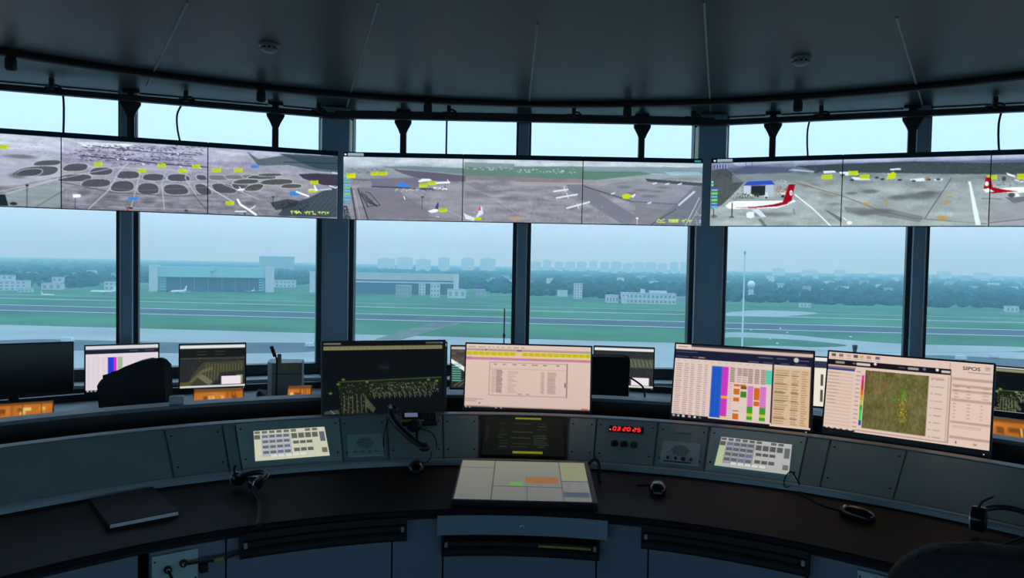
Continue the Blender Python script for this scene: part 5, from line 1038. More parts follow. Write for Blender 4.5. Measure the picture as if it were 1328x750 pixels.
def table_small(W=112, H=66):
    c = Canvas(W, H, (226, 214, 222)); X = lambda u: u*W; Y = lambda v: v*H
    c.rect(0, 0, W, Y(.07), (214, 216, 218)); c.rect(0, Y(.08), W, Y(.18), (30, 34, 56)); textrows(c, X(.6), X(.95), Y(.13), Y(.13), 1, [(0, .4), (.6, 1)], (120, 126, 150), 1); textrows(c, X(.03), X(.28), Y(.26), Y(.9), 16, [(0, .12), (.25, .4), (.5, .62), (.8, .95)], (196, 180, 190), .9)
    c.rect(X(.30), Y(.26), X(.38), Y(.9), (40, 60, 214)); c.rect(X(.38), Y(.26), X(.42), Y(.9), (214, 50, 190)); c.rect(X(.43), Y(.26), X(.5), Y(.9), (160, 180, 150)); c.rect(0, Y(.955), W, H, (20, 22, 30))
    for i in range(7): c.rect(X(.02+i*.05), Y(.965), X(.045+i*.05), Y(.99), (200, 200, 206))
    return c.out()
def colour_map(W=96, H=64):
    c = Canvas(W, H, (84, 76, 70)); X = lambda u: u*W; Y = lambda v: v*H
    c.noise(20, (5, 4)); c.rect(0, Y(.02), W, Y(.08), (190, 192, 190)); c.poly([(0, Y(.38)), (X(.3), Y(.66)), (X(.3), Y(1)), (0, Y(1))], (40, 44, 44)); c.poly([(0, Y(.3)), (X(.35), Y(.62)), (X(.30), Y(.68)), (0, Y(.40))], (236, 236, 234)); c.rect(X(.36), Y(.5), X(.55), Y(.78), (40, 160, 120))
    for i in range(8): c.rect(X(.02), Y(.42+i*.055), X(.16), Y(.445+i*.055), (110, 190, 170))
    for i in range(5): c.line([(X(.05+i*.08), Y(.95)), (X(.3+i*.06), Y(.7))], 1, (170, 150, 130), .7)
    return c.out()
def white_page(W=96, H=64):
    c = Canvas(W, H, (236, 230, 214)); X = lambda u: u*W; Y = lambda v: v*H
    c.rect(0, 0, W, Y(.08), (232, 232, 232)); c.rect(0, Y(.08), W, Y(.22), (52, 56, 78)); textrows(c, X(.2), X(.9), Y(.15), Y(.15), 1, [(0, .3), (.4, .6)], (150, 152, 170), 1)
    for i in range(4): c.rect(X(.08+i*.22), Y(.34), X(.12+i*.22), Y(.58), (90, 84, 70)); c.rect(X(.08+i*.22), Y(.66), X(.12+i*.22), Y(.9), (90, 84, 70))
    c.rect(X(.86), Y(.24), X(.99), Y(.98), (222, 200, 160)); return c.out()
fm(-62, 95, 513, 4.75, 'switched off black monitor at the left frame edge behind the console', None, .34, R_(30))
fm(110, 208, 509, 5.20, 'window desk monitor with white table, partly behind the black chair', table_small(), .345)
fm(232, 320, 505, 5.45, 'window desk monitor with olive pier map left of the grey printer', window_map(112, 70), .345)
fm(490, 580, 503, 5.75, 'window desk monitor almost hidden behind the dark map monitor', window_map(box=False), .365)
fm(583, 668, 506, 5.75, 'window desk monitor with a green and white chart, beside the white form monitor', colour_map(), .352)
fm(768, 848, 505, 5.70, 'window desk monitor with grey pier map and white box', window_map(mode=1), .335)
fm(1000, 1086, 528, 5.30, 'window desk monitor with white page between two front monitors', white_page(), .375)
fm(1115, 1210, 532, 5.10, 'window desk monitor of which only a white top bar shows', white_page(), .345)
fm(1275, 1392, 540, 4.75, 'window desk monitor with olive map, cut by the right frame edge', airport_map(120, 74, 1.25, True), .315)
# wooden strip boards; their faces emit to stand in for warm lamp light
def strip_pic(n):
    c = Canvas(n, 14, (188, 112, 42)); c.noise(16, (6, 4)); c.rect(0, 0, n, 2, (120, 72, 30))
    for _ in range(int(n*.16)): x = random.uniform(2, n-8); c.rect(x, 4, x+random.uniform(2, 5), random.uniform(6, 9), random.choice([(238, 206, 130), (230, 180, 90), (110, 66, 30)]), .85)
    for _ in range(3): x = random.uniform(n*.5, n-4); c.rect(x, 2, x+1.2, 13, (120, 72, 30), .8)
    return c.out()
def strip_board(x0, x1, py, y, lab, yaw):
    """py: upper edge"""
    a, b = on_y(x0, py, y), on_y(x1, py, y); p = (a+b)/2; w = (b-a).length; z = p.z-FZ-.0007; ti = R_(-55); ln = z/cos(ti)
    t = thing('strip_board', lab, 'strip board', (p.x, p.y, FZ+.0007), yaw, group='orange wooden strip boards with imitated lamplight on the window desk')
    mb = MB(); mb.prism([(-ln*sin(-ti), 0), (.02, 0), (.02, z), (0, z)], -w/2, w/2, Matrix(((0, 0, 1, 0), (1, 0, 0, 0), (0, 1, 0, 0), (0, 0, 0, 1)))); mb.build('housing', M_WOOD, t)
    picture('imitated_lamplight', strip_pic(max(24, int(w*120))), w-.012, ln-.008, t, Matrix.Translation((-w/2+.006, -ln*sin(-ti)-.001, .004)) @ Matrix.Rotation(ti, 4, 'X'))
strip_board(-50, 60, 524, 4.55, 'orange wooden strip board with imitated lamplight under the switched off monitor', R_(30)); strip_board(254, 314, 504.5, 5.0, 'orange wooden strip board with imitated lamplight under the olive pier map monitor', R_(20)); strip_board(374, 404, 501, 5.2, 'orange wooden strip board with imitated lamplight in front of the grey printer', R_(12))
strip_board(794, 816, 504, 5.35, 'short orange wooden strip board with imitated lamplight below the monitor with the white box', R_(-10)); strip_board(1284, 1400, 547, 4.35, 'orange wooden strip board with imitated lamplight at the right frame edge', R_(-30))
# grey strip printer, microphone, card
p = on_y(372, 502, 5.45); p = Vector((p.x, p.y, FZ+.0005)); t = thing('strip_printer', 'grey box-shaped printer with yellow label left of the wide column', 'printer', p, R_(12)); top = on_y(372, 471, 5.45).z-FZ
mb = MB(); mb.prism([(-.11, 0), (.11, 0), (.11, .20), (-.15, .26), (-.15, .10)], 0, top, bev=.006); mb.build('body', mat('printer_grey', (.30, .33, .34), .5, vary=.04), t)
mb = MB(); mb.box(-.03, .085, -.003, .002, top-.055, top-.012); mb.build('yellow_label', mat('label_olive', (.45, .45, .14), .6), t)
mb = MB(); mb.box(-.10, .10, -.003, .001, top-.085, top-.080); mb.build('paper_slot', M_LINE, t)
mb = MB(); mb.box(.115, .125, .02, .07, .05, .09); mb.build('side_tab', M_BLACKM, t)
p = on_y(358, 510, 5.25); t = thing('gooseneck_microphone', 'black stem microphone standing before the grey printer', 'microphone', (p.x, p.y, FZ+.0005), R_(10)); zt = on_y(355, 449, 5.25).z-FZ
mb = MB(); mb.lathe([(.045, 0), (.045, .014), (.018, .024)], 20); mb.build('base', M_BLACKM, t, True)
mb = MB(); mb.tube([(0, 0, .02), (.004, 0, zt*.45), (.004, 0, zt*.74), (-.012, -.01, zt*.86)], .006, 8, smooth_path=5); mb.build('stem', M_BLACKM, t, True)
mb = MB(); mb.tube([(-.008, -.008, zt*.82), (-.032, -.02, zt)], .013, 10); mb.build('microphone_head', M_BLACKM, t, True)
mb = MB(); mb.box(.006, .034, .0, .02, zt*.66, zt*.86, bev=.005); mb.build('clip', M_DET, t)
p = on_y(344, 499, 5.3); t = thing('card', 'small folded white card beside the grey printer', 'card', (p.x, p.y, FZ+.0005), R_(25))
mb = MB(); mb.prism([(-.045, .05), (-.041, .05), (.012, -.05), (.008, -.05)], 0, .085, Matrix.Translation((0, 0, 0))); mb.prism([(-.041, .05), (-.037, .05), (-.06, -.03), (-.064, -.03)], 0, .075); mb.build('folded_sheet', mat('card_paper', (.42, .46, .50), .7), t)
p = on_z(227, 515, .955); q = CC + (Vector((p.x, p.y, 0))-CC).normalized()*2.97
t = thing('junction_box', 'small pale box on the console ledge beside the black chair', 'box', (q.x, q.y, .9345), R_(22)); mb = MB(); mb.box(-.03, .03, -.03, .03, 0, .034, bev=.004); mb.build('body', M_LABELP, t); mb = MB(); mb.box(-.02, .02, -.031, -.029, .008, .026); mb.build('cover', M_WHITE, t)
# thin lead before the monitor with the white box
P_ = [on_y(797, 481, 5.4), on_y(812, 487, 5.35), on_y(828, 497, 5.3), on_y(834, 503, 5.3), on_y(836, 512, 5.3), on_z(836, 530, FZ+.006)]
mb = MB(); mb.tube(P_, .007, 8, smooth_path=5); o = mb.build('microphone_lead', M_BLACKM, None, True); tag(o, 'thin black lead bending before the monitor with the white box', 'cable')

# ------------------------------------------------------------------ chairs
M_CLOTH = mat('black_fabric', (.020, .023, .026), .85, vary=.15, scale=150, bump=.3)
def chair(px, py_top, y, lab, rz, slope=0.0, bw=.44, floor=-.17, back_h=.56, tilt=6, rad=.07):
    top = on_y(px, py_top, y); t = thing('office_chair', lab, 'chair', (top.x, top.y, floor), rz, group=None); zt = top.z-floor; zs = max(zt-back_h-.08, .40)
    # local -y is towards the viewer; the backrest is on that side, the sitter faces +y
    T = Matrix.Translation((0, 0, zt-back_h)) @ Matrix.Rotation(R_(tilt), 4, 'X')
    n = 12; pts = []; w = bw/2
    out = [(-w*.86, 0), (w*.86, 0), (w*.98, back_h*.3), (w, back_h-rad*1.3)]
    for i in range(7): a = i/6*pi/2; out.append((w-rad+rad*cos(a), back_h-rad*.86+rad*.86*sin(a)))
    for i in range(7): a = pi/2+i/6*pi/2; out.append((-w+rad+rad*cos(a), back_h-rad*.86+rad*.86*sin(a)-slope))
    out.append((-w, back_h*.7-slope*.7))
    if slope > .05: out[11:11] = [(w-rad-t*(bw-2*rad), back_h-slope*t**1.9) for t in (.2, .4, .6, .8)]
    mb = MB(); mb.prism(out, -.035, .035, T @ Matrix.Rotation(R_(90), 4, 'X'), bev=.022, seg=3); mb.build('backrest', M_CLOTH, t, True)
    mb = MB(); mb.box(-.03, .03, .03, .055, zs-.02-(zt-back_h), back_h*.35, T, bev=.006); mb.tube([(0, .06, zs+.03), (0, .10, zs-.03), (0, .25, zs-.03)], .022, 10); mb.build('back_bar', M_BLACK, t)
    mb = MB(); mb.box(-.24, .24, .06, .54, zs-.02, zs+.06, bev=.03, seg=3); mb.build('seat', M_CLOTH, t, True)
    mb = MB(); mb.lathe([(.03, .10), (.03, zs-.12), (.05, zs-.06), (.05, zs-.02)], 16, Matrix.Translation((0, .30, 0))); mb.build('gas_column', M_BLACK, t, True)
    mb = MB()
    for i in range(5):
        a = 2*pi*i/5+.3; mb.tube([(0, .30, .11), (.16*cos(a), .30+.16*sin(a), .10), (.27*cos(a), .30+.27*sin(a), .07)], [.028, .014], 8)
    mb.build('star_base', M_BLACK, t, True)
    for i in range(5):
        a = 2*pi*i/5+.3; mb = MB(); mb.lathe([(.026, -.018), (.03, -.012), (.03, .012), (.026, .018)], 14, Matrix.Translation((.27*cos(a), .30+.27*sin(a), .0305)) @ Matrix.Rotation(R_(90), 4, 'Y')); mb.tube([(.27*cos(a), .30+.27*sin(a), .035), (.27*cos(a), .30+.27*sin(a), .08)], .008, 6); mb.build('caster', M_BLACK, t)
    return t
chair(182, 461, 3.94, 'black office chair with slanting backrest before the white table monitor', R_(-6), .115, .385, back_h=.60, rad=.045)
chair(778, 459, 4.47, 'black chair back between the white form monitor and the window desk', R_(2), 0, .34, back_h=.55, rad=.03)
chair(1338, 690, 1.30, 'black padded chair back at the lower right corner before the worktop', R_(-36), .03, .46, floor=0, back_h=.55, rad=.15)
# ------------------------------------------------------------------ airfield
M_GRASS = mat('airfield_grass', (.070, .185, .095), .9, vary=.30, scale=.012, spec=.1)
M_ASPH = mat('runway_asphalt', (.075, .095, .115), .85, vary=.12, scale=.03, spec=.2)
M_CONC = mat('apron_concrete', (.36, .39, .39), .85, vary=.12, scale=.02, spec=.2)
M_CONCD = mat('apron_asphalt', (.11, .135, .155), .85, vary=.18, scale=.03, spec=.2)
M_PAINT = mat('runway_paint', (.62, .64, .62), .8)
M_TREE = mat('distant_trees', (.020, .045, .032), .9, vary=.35, scale=.05, spec=.05)
M_BW = mat('building_white', (.62, .64, .64), .8, vary=.06, scale=.2)
M_BG = mat('building_grey', (.34, .37, .38), .8, vary=.08, scale=.2)
M_BWIN = mat('building_windows', (.27, .30, .33), .4)
M_BRED = mat('building_red', (.42, .16, .15), .7)
M_TEAL = mat('hangar_teal', (.36, .62, .62), .6, vary=.05, scale=.05)
M_BEIGE = mat('hangar_beige', (.56, .55, .50), .7, vary=.05, scale=.05)
M_DOOR = mat('hangar_door', (.06, .085, .12), .6, vary=.15, scale=.06)
M_PLANE = mat('aircraft_white', (.72, .74, .76), .4, vary=.03)
YAW = R_(-4.4); EU = Vector((cos(YAW), sin(YAW), 0)); EV = Vector((-sin(YAW), cos(YAW), 0))
mb = MB(); mb.box(-9000, 9000, -3000, 12000, GZ-2, GZ); struct(mb.build('ground', M_GRASS), 'green airfield grass seen far below')
def strip(name, v0, v1, z, material, lab, u0=-5000, u1=5000):
    q = [EU*u0+EV*v0, EU*u1+EV*v0, EU*u1+EV*v1, EU*u0+EV*v1]; mb = MB(); mb.prism([(p.x, p.y) for p in q], GZ-.5, GZ+z); return struct(mb.build(name, material), lab)
r = strip('runway', 604, 676, .15, M_ASPH, 'grey runway with two white edge lines')
for v in (608, 672):
    q = [EU*-5000+EV*(v-1.8), EU*5000+EV*(v-1.8), EU*5000+EV*(v+1.8), EU*-5000+EV*(v+1.8)]; mb = MB(); mb.prism([(p.x, p.y) for p in q], GZ+.1, GZ+.3); mb.build('edge_line', M_PAINT, r)
strip('road', 772, 782, .15, M_CONC, 'pale perimeter road beyond the runway'); strip('road', 846, 849, .15, M_CONC, 'thin pale road beyond the runway')
strip('apron', -1500, 484, .12, M_CONC, 'pale concrete apron below the tower')
def patch(name, pix, z, material, lab):
    P = [gnd(*p) for p in pix]; mb = MB(); mb.prism([(p.x, p.y) for p in P][::-1], GZ-.4, GZ+z); return struct(mb.build(name, material), lab)
def smooth(p, n=6):
    P = [Vector((a, b, 0)) for a, b in p]; out = []; N = len(P)
    for i in range(N):
        a, b, c, d = P[i-1], P[i], P[(i+1) % N], P[(i+2) % N]
        for k in range(n):
            t = k/n; v = .5*((2*b)+(c-a)*t+(2*a-5*b+4*c-d)*t*t+(3*b-a-3*c+d)*t**3); out.append((v.x, v.y))
    return out
patch('taxiway', smooth([(-60, 447), (40, 441), (110, 442), (240, 445), (420, 446), (412, 456), (300, 459), (200, 458), (80, 455), (-60, 462)]), .3, M_CONCD, 'dark curving taxiway on the pale apron at left')
patch('taxiway', [(486, 441), (520, 441), (560, 430), (600, 419.5), (560, 419.5), (520, 430)], .25, mat('taxiway_tar', (.15, .17, .15), .85, vary=.25, scale=.05, spec=.2), 'dark taxiway slanting from the runway to the apron')
patch('apron_2', smooth([(936, 433), (1010, 434), (1090, 441), (1180, 447), (1330, 451), (1330, 456), (1180, 458), (1080, 456), (1000, 452), (960, 452)]), .3, M_CONC, 'pale taxiway curving across the grass at right')
patch('grass_island', smooth([(936, 439), (1000, 440), (1060, 444), (1098, 449), (1060, 451), (1000, 449), (936, 450)]), .45, M_GRASS, 'green island inside the pale taxiway')
patch('taxiway', smooth([(1198, 462), (1250, 463), (1340, 468), (1400, 474), (1400, 480), (1300, 477), (1240, 472), (1198, 468)]), .4, M_CONCD, 'dark taxiway on the apron at the right')
patch('apron_3', smooth([(936, 408), (975, 403), (1030, 404), (1060, 407), (1000, 411)]), .2, M_CONC, 'small pale apron beyond the runway')
FOOT = []
# ---- buildings
def site(px, py): p = gnd(px, py); return Vector((p.x, p.y, GZ)), p.y/950.0
def building(name, px0, px1, pyb, hp, deep, lab, cat='building', wall=None, rows=2, cols=5, roof=True, group=None, yaw=None, wcol=None, wfrac=.5):
    c, m = site((px0+px1)/2, pyb); w = (px1-px0)*m; h = hp*m; FOOT.append((c.x, c.y, w/2+abs(math.sin(math.atan2(c.x, c.y)))*deep, deep+6, 70 if name == 'town_house' else 0)); t = thing(name, lab, cat, c, -math.atan2(c.x, c.y)*.6 if yaw is None else yaw, group=group)
    mb = MB(); mb.box(-w/2, w/2, 0, deep, 0, h); mb.build('wall', wall or M_BW, t)
    if roof: mb = MB(); mb.box(-w/2-.4, w/2+.4, -.4, deep+.4, h, h+.7); mb.build('roof', M_BG, t)
    for r in range(rows):
        mb = MB()
        for k in range(cols):
            x = -w/2+w*(k+.5)/cols; z = h*(r+.5)/rows; mb.box(x-w/cols*wfrac*.5, x+w/cols*wfrac*.5, -.15, .1, z-h/rows*.26, z+h/rows*.26)
        mb.build('window_row', wcol or M_BWIN, t)
    return t, w, h
# teal hangar
c, m = site(276, 378.5); w = 143*m; h = 32*m; t = thing('hangar', 'teal aircraft hangar with white end towers and a dark doorway', 'hangar', c, R_(15)); FOOT.append((c.x, c.y, w/2, 60, 0))
mb = MB(); mb.box(-w/2, w/2, 8, 50, 0, h*.99); mb.build('hall', M_TEAL, t); mb = MB(); mb.box(-w/2, w/2, -1, 10, h*.58, h); mb.build('fascia', M_TEAL, t)
mb = MB(); mb.box(-w*.40, w*.42, 5.5, 9, 0, h*.58); mb.build('doorway', M_DOOR, t)
for s in (-1, 1):
    mb = MB(); mb.box(s*w*.49-w*.035, s*w*.49+w*.035, -5, 14, 0, h*1.05); mb.build('end_tower', M_BW, t)
    for i in range(5): mb = MB(); mb.box(s*w*.428-w*.034, s*w*.428+w*.034, 3, 8, h*.04+i*h*.107, h*.04+i*h*.107+h*.06); mb.build('louvre_band', M_TEAL, t)
for i in range(7): mb = MB(); mb.box(-w*.40+i*w*.82/7+.5, -w*.40+i*w*.82/7+1.1, 5.1, 5.6, 0, h*.57); mb.build('door_joint', M_BWIN, t)
mb = MB(); mb.prism([(-4, -1), (-2, -3.5), (0, -4), (-1, -1), (2, 0), (4.5, 3.5), (2, 4.5), (3, 2.5), (-1, 1.5), (-3, 2)], -.2, .2, Matrix.Translation((w*.005, -1.2, h*.80)) @ Matrix.Rotation(R_(90), 4, 'X')); mb.box(-6, 6, -1.4, -1.1, h*.63, h*.645); mb.build('emblem', M_BWIN, t)
# beige hangar behind the column
c, m = site(499, 381); w = 190*m; h = 27*m; t = thing('hangar', 'long beige aircraft hangar partly behind the left wide column', 'hangar', c, R_(5)); FOOT.append((c.x, c.y, w/2, 60, 0))
mb = MB(); mb.box(-w/2, w/2, 6, 50, 0, h*.97); mb.build('hall', M_BEIGE, t); mb = MB(); mb.box(-w/2, w/2, 0, 7, h*.66, h); mb.build('fascia', M_BEIGE, t); mb = MB(); mb.box(-w*.47, w*.47, 1, 6.5, h*.52, h*.60); mb.build('lintel_band', M_BW, t)
mb = MB(); mb.box(-w*.47, w*.47, 2, 6.4, 0, h*.52); mb.build('doorway', M_DOOR, t); mb = MB(); mb.box(-w*.47, w*.47, .6, 6.3, h*.60, h*.66); mb.build('dark_band', M_DOOR, t)
for s in (-1, 1): mb = MB(); mb.box(s*w*.485-w*.018, s*w*.485+w*.018, -1, 8, 0, h*.98); mb.build('end_pier', M_BW, t)
building('house', 513, 533, 386, 15, 20, 'pale low building before the doorway of the beige hangar', wall=M_BG, rows=3, cols=5); building('house', 543, 551, 383, 15, 14, 'slim pale building with stacked balconies before the beige hangar', rows=4, cols=2)
building('house', 558, 570, 386, 17, 14, 'white house with two rows of windows before the beige hangar', rows=3, cols=3); building('house', 580, 604, 387, 11, 16, 'white house at the end of the beige hangar', rows=1, cols=3, wcol=M_BG); building('house', 614, 629, 386, 10, 14, 'small pale house right of the beige hangar', wall=M_BG, rows=2, cols=3)
building('house', 352, 382, 373, 9, 20, 'low white building right of the teal hangar', rows=2, cols=6)
building('office_block', -6, 31, 377, 12, 25, 'white stepped block at the far left beyond the runway', rows=3, cols=6); building('office_block', -4, 15, 373.5, 16, 16, 'taller pale block behind the stepped block at far left', rows=3, cols=3); building('house', 55, 78, 376, 8, 18, 'low white house between trees left of the narrow mullion', rows=1, cols=3); building('house', 68, 80, 372, 12, 14, 'small pale house behind the low white one at left', rows=2, cols=2)
building('house', 136, 153, 376, 10, 14, 'small white house beside the narrow mullion', rows=2, cols=3); building('house', 24, 40, 379, 4, 10, 'long low white shed before the stepped block', rows=1, cols=4)
# white tower block, sheds, long terminal
t, w, h = building('tower_block', 744, 755, 388, 20, 14, 'tall white block with red window stripes beyond the grass', rows=6, cols=3, wcol=M_BRED, wfrac=.42)
building('shed', 723, 736, 385, 8, 14, 'white box-shaped shed left of the tall white block', rows=0, cols=1); building('shed', 703, 722, 382, 5, 12, 'long low white shed at the wood edge', rows=1, cols=6)
t, w, h = building('terminal', 806, 876, 394.5, 13, 30, 'long white arcaded terminal building beyond the grass', rows=2, cols=13, wfrac=.6)
m = h/13; mb = MB(); mb.box(w*.02, w*.34, 6, 20, h, h*1.3); mb.build('roof_block', M_BW, t); mb = MB(); mb.box(-w*.14, -w*.06, 8, 16, h, h*1.45); mb.build('lookout', M_BW, t); mb = MB(); mb.box(-w*.5, -w*.39, -6, 2, 0, h*.7); mb.build('porch', M_BW, t); mb = MB(); mb.box(w*.19, w*.21, -1, 1, 0, h*1.02); mb.build('pier', M_BW, t)
building('terminal_wing', 786, 802, 393, 9, 24, 'low white wing left of the arcaded terminal', rows=1, cols=4); building('shed', 878, 892, 391, 5, 14, 'low pale shed right of the arcaded terminal', rows=1, cols=3, wall=M_BG)
# radar tower
c, m = site(973.5, 391); FOOT.append((c.x, c.y, 8, 10, 0)); t = thing('radar_tower', 'white domed radar tower beyond the grass at right', 'tower', c)
mb = MB()
for i in range(4): mb.box(-3.4, 3.4, -3.4, 3.4, i*4.6, i*4.6+2.6); mb.box(-2.6, 2.6, -2.6, 2.6, i*4.6+2.6, i*4.6+4.6)
mb.build('shaft', M_BW, t); H_ = 18.4; mb = MB(); mb.lathe([(3.5, H_), (5.2, H_+1.5), (5.2, H_+3)], 24); mb.build('platform', M_BG, t); mb = MB(); mb.sphere((0, 0, H_+7.2), 5.6, 5.6, 5.4, u=28, v=18); mb.build('dome', mat('radar_dome', (.85, .86, .84), .5, vary=.03), t, True)
building('house', 958, 972, 386, 6, 14, 'low pale house left of the domed radar tower', rows=1, cols=3); building('house', 976, 990, 391, 5, 12, 'low white house at the foot of the radar tower', rows=1, cols=3)
building('shed', 1038, 1051, 399, 5, 12, 'small white shed at the wood edge right of the radar tower', rows=1, cols=3); building('shed', 1306, 1320, 405, 7, 12, 'small white shed at the wood edge near the right frame edge', rows=1, cols=3)
TOWN = [(1014, 374), (1030, 368), (1058, 365), (1076, 373), (1096, 378), (1118, 373), (1142, 376), (1160, 368), (1205, 371), (1232, 374), (1262, 378), (1290, 374), (1312, 380), (1250, 367), (1130, 363), (98, 362), (120, 360), (40, 362), (640, 368), (668, 372), (712, 368), (800, 370), (850, 372), (1046, 380), (1088, 368), (1108, 366), (1152, 383), (1215, 365), (1278, 368), (1300, 367), (1320, 371), (760, 364), (830, 364), (1000, 366), (1024, 384), (1068, 384), (86, 366), (148, 364), (656, 364)]
for px, py in TOWN:
    px += random.uniform(-3, 3); building('town_house', px-random.uniform(2, 6), px+random.uniform(3, 7), py, random.uniform(6, 9.5), 24, 'pale hazy low building among the woods', rows=0, cols=1, group='pale buildings among the woods', wall=random.choice([M_BW, M_BG]))
# hazy apartment blocks on the skyline
for px, w, dist, hh in [(x, random.uniform(8, 14), 4300+random.uniform(-200, 300), random.uniform(60, 78)) for x in list(range(694, 893, 15))] + [(x, random.uniform(14, 21), 3700, random.uniform(56, 74)) for x in (500, 524, 548, 575, 606, 632)] + [(1010, 14, 4300, 50), (1050, 18, 4300, 44), (1090, 12, 4300, 48), (1225, 16, 4400, 50), (1275, 20, 4400, 46)]:
    x = (px-664)/950*dist; ww = w/950*dist; FOOT.append((x, dist, ww/2, 25, 0)); t = thing('apartment_block', 'pale hazy apartment block on the skyline', 'building', (x, dist, GZ), 0, group='hazy apartment blocks on the skyline')
    mb = MB(); mb.box(-ww/2, ww/2, 0, 25, 0, hh); mb.box(-ww*.2, ww*.2, 5, 15, hh, hh+5); mb.build('wall', M_BW, t)
building('apartment_block', 337, 380, 353, 20, 30, 'broad hazy slab block behind the teal hangar', rows=5, cols=9, wall=M_BG)
# ---- woods
def base_depth(px): return np.interp(px, [-300, 0, 100, 150, 190, 200, 360, 420, 610, 640, 690, 760, 790, 900, 940, 1000, 1180, 1330, 1700], [1150, 1080, 1120, 1300, 1400, 1420, 1400, 1420, 1380, 1210, 1140, 1120, 1080, 1070, 1080, 1060, 1020, 1000, 960])
bm = bmesh.new(); bmesh.ops.create_icosphere(bm, subdivisions=1, radius=1.0); bm.verts.ensure_lookup_table(); TV = np.array([v.co for v in bm.verts]); TF = np.array([[v.index for v in f.verts] for f in bm.faces]); bm.free()
tv, tf, off = [], [], 0; dep = 0.0
for row in range(44):
    for px in np.arange(-330, 1660, 1.0 if row < 30 else 1.6):
        d0 = float(base_depth(px)); Y = d0 + 14 + dep + RNG.uniform(-12, 12) + 6*math.sin(px*.05); sp = 13 + row*.5
        if RNG.random() > (Y/950.0)/sp: continue
        if Y > 7500: continue
        h = RNG.uniform(8, 15) * (1.15 if row > 3 else .85); rx = RNG.uniform(6, 10)*(1+row*.035)
        x = (px-664)/950.0*Y + RNG.uniform(-3, 3)
        if any(abs(x-fx) < fw+rx*1.25 and fy-rx*1.25-ff < Y < fy+fd+rx*1.25 for fx, fy, fw, fd, ff in FOOT): continue
        V = TV*np.array([rx, rx, h*.62]) * (1+RNG.uniform(-.16, .16, (len(TV), 1))) + np.array([x, Y, GZ+h*.46]); tv.append(V); tf.append(TF+off); off += len(TV)
    dep += 22 + row*5.8
V = np.concatenate(tv); Fq = np.concatenate(tf); me = bpy.data.meshes.new('woods'); me.vertices.add(len(V)); me.vertices.foreach_set('co', V.astype(np.float32).ravel()); me.loops.add(Fq.size); me.loops.foreach_set('vertex_index', Fq.astype(np.int32).ravel()); me.polygons.add(len(Fq)); me.polygons.foreach_set('loop_start', np.arange(0, Fq.size, 3, dtype=np.int32)); me.update(calc_edges=True)
o = link('woods', me, M_TREE, None, True); tag(o, 'hazy dark green woods beyond the runway', 'trees', kind='stuff')
# ---- aircraft and vehicles
def airliner(px, py, lab, rz, L=38.0):
    c, m = site(px, py); t = thing('airliner', lab, 'aircraft', (c.x, c.y, GZ+.1), rz, group=None); s = L/38
    S = Matrix.Scale(s, 4)
    mb = MB(); mb.tube([(-19, 0, 5.2), (-18, 0, 4.9), (-15, 0, 4.6), (12, 0, 4.6), (17, 0, 5.4), (19, 0, 6)], [.3, 1.3, 2, 2, 1, .3], 14, S); mb.build('fuselage', M_PLANE, t, True)
    for sg in (-1, 1):
        mb = MB(); mb.prism([(-5, sg*1.5), (1, sg*1.5), (7, sg*17), (4.5, sg*17)], 3.9, 4.3, S); mb.build('wing', M_PLANE, t); mb = MB(); mb.prism([(13, sg*.5), (17, sg*.5), (19, sg*6), (17.5, sg*6)], 5.4, 5.6, S); mb.build('tailplane', M_PLANE, t)
        mb = MB(); mb.tube([(-4.5, sg*5.5, 3), (-1, sg*5.5, 3)], 1.15*s, 12, S); mb.build('engine', M_BG, t, True); mb = MB(); mb.tube([(1, sg*3, 4), (1, sg*3, 1)], .25, 6, S); mb.lathe([(1, -.5), (1, .5)], 12, S @ Matrix.Translation((1, sg*3, .95)) @ Matrix.Rotation(R_(90), 4, 'X')); mb.build('main_gear', M_BWIN, t)
    mb = MB(); mb.prism([(12, 5.8), (17.5, 5.8), (20, 12.6), (17.8, 12.6)], -.2, .2, S @ Matrix.Rotation(R_(90), 4, 'X')); mb.build('tail_fin', M_PLANE, t); mb = MB(); mb.tube([(-14, 0, 3), (-14, 0, .7)], .2, 6, S); mb.lathe([(.7, -.3), (.7, .3)], 12, S @ Matrix.Translation((-14, 0, .65)) @ Matrix.Rotation(R_(90), 4, 'X')); mb.build('nose_gear', M_BWIN, t)
airliner(232, 382, 'parked white airliner nose-on before the teal hangar at its left side', R_(80), 34); airliner(328, 380, 'parked white airliner before the right end of the teal hangar', R_(100), 24); airliner(134, 382, 'parked white airliner left of the narrow mullion', R_(15), 30); airliner(62, 385, 'small parked white aircraft before the woods at left', R_(170), 18)
def van(px, py, lab, rz=0, s=1.0):
    c, m = site(px, py); t = thing('van', lab, 'vehicle', (c.x, c.y, GZ+.46), rz); mb = MB(); mb.prism([(-2.6, .5), (2.6, .5), (2.6, 1.3), (1.9, 2.4), (-2.6, 2.4)], -1.0, 1.0, Matrix.Scale(s, 4) @ Matrix.Rotation(R_(90), 4, 'X'), bev=.1); mb.build('body', M_BW, t)
    for x in (-1.6, 1.6):
        for y in (-1, 1): mb = MB(); mb.lathe([(.45*s, -.12), (.45*s, .12)], 12, Matrix.Translation((x*s, y*s, .45*s)) @ Matrix.Rotation(R_(90), 4, 'X')); mb.build('wheel', M_BWIN, t)
van(88, 445.5, 'white van on the apron above the black chair', 0, 1.25); van(402, 451.5, 'white van on the apron left of the wide column', .4); van(1246, 468.5, 'white van on the dark taxiway near the right mullion', 0, 1.1); van(1289, 465.8, 'white van farther along the dark taxiway at right', 0, .9)
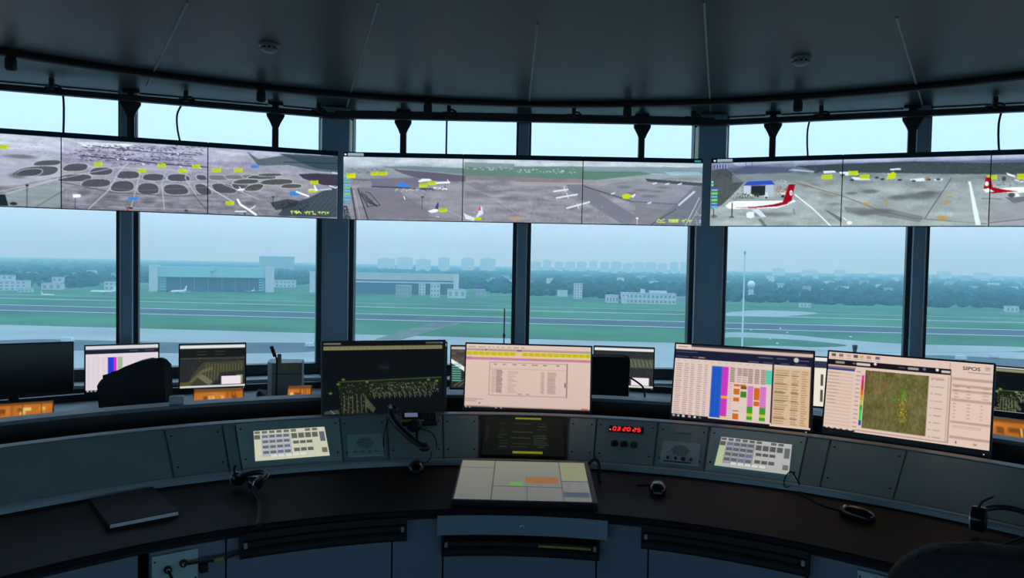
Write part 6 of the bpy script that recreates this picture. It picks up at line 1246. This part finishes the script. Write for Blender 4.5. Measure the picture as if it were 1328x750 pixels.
for px, py in [(974, 430), (1012, 428), (1021, 433.5), (999, 442), (1008, 448), (1103, 439)]:
    c, m = site(px, py); t = thing('marker_board', 'small white marker board beside the pale curving taxiway', 'marker', (c.x, c.y, GZ+.5), R_(-10), group='white markers beside the curving taxiway'); mb = MB(); mb.box(-.75, .75, -.1, .1, .3, 1.3); mb.build('board', M_PLANE, t); mb = MB(); mb.box(-.6, -.5, -.05, .05, 0, .3); mb.box(.5, .6, -.05, .05, 0, .3); mb.build('stand', M_BG, t)
# ---- masts
c = on_y(962, 462, 130); zt = on_y(963, 330, 130).z; t = thing('mast', 'tall thin white mast rising above the horizon at right', 'mast', (c.x, 130, GZ)); mb = MB(); mb.lathe([(.35, 0), (.30, .4), (.11, zt-GZ-.5), (.10, zt-GZ)], 12); mb.build('pole', M_BW, t); mb = MB(); mb.lathe([(.16, zt-GZ), (.16, zt-GZ+.5), (.03, zt-GZ+.6)], 12); mb.build('lamp', M_BWIN, t)
BZ = -.2
p = on_y(653.5, 445, 7.8); zt = on_y(653.5, 400.5, 7.8).z; t = thing('whip_antenna', 'thin dark whip antenna on the balcony beside the middle mullion', 'antenna', (p.x, 7.8, BZ)); mb = MB(); mb.tube([(0, 0, 0), (0, 0, zt-BZ-.42)], .012, 8); mb.lathe([(.06, 0), (.06, .02)], 16); mb.build('mount', M_RAIL, t); mb = MB(); mb.tube([(0, 0, zt-BZ-.42), (0, 0, zt-BZ)], .0075, 8); mb.tube([(0, 0, p.z-BZ+.06), (0, 0, p.z-BZ+.10)], .014, 8); mb.build('rod', M_RAIL, t)
p = on_y(1108, 470, 7.3); zt = on_y(1108.5, 447.5, 7.3).z; t = thing('post', 'short grey post with flared top on the balcony behind the weather monitor', 'post', (p.x, 7.3, BZ)); mb = MB(); mb.lathe([(.05, 0), (.05, .02), (.019, .03), (.019, zt-BZ-.05), (.025, zt-BZ-.03), (.025, zt-BZ)], 16); mb.build('pole', mat('post_grey', (.16, .20, .21), .5), t)
# ---- haze
hz = bpy.data.materials.new('airfield_haze'); hz.use_nodes = True; N = hz.node_tree.nodes; N.remove(N['Principled BSDF']); vs_ = N.new('ShaderNodeVolumeScatter'); vs_.inputs['Color'].default_value = HAZE_COL; vs_.inputs['Density'].default_value = HAZE; vs_.inputs['Anisotropy'].default_value = 0.25; hz.node_tree.links.new(vs_.outputs[0], N['Material Output'].inputs['Volume'])
mb = MB(); mb.box(-8500, 8500, 90, 11000, GZ-1, GZ+320); o = mb.build('haze', hz); tag(o, 'pale blue haze over the airfield', 'haze', kind='stuff')
# ------------------------------------------------------------------ sky
W_ = bpy.data.worlds.new('sky'); SC.world = W_; W_.use_nodes = True; nt = W_.node_tree; N = nt.nodes; L = nt.links; bg = N['Background']
tc = N.new('ShaderNodeTexCoord'); sx = N.new('ShaderNodeSeparateXYZ'); L.new(tc.outputs['Generated'], sx.inputs[0]); rp = N.new('ShaderNodeValToRGB'); L.new(sx.outputs['Z'], rp.inputs['Fac'])
E = rp.color_ramp.elements; E[0].position = 0.0; E[0].color = SKY[0]; E[1].position = 1.0; E[1].color = SKY[3]; e = E.new(.10); e.color = SKY[1]; e = E.new(.25); e.color = SKY[2]
L.new(rp.outputs['Color'], bg.inputs['Color']); bg.inputs['Strength'].default_value = SKYS
# ------------------------------------------------------------------ view
SC.view_settings.view_transform = 'Standard'; SC.view_settings.look = 'None'; SC.view_settings.exposure = EXPO; SC.view_settings.gamma = 1.0; SC.view_settings.use_curve_mapping = False
SC.cycles.max_bounces = 10; SC.cycles.diffuse_bounces = 5; SC.cycles.glossy_bounces = 4; SC.cycles.transparent_max_bounces = 24; SC.cycles.volume_bounces = 1; SC.cycles.use_denoising = True
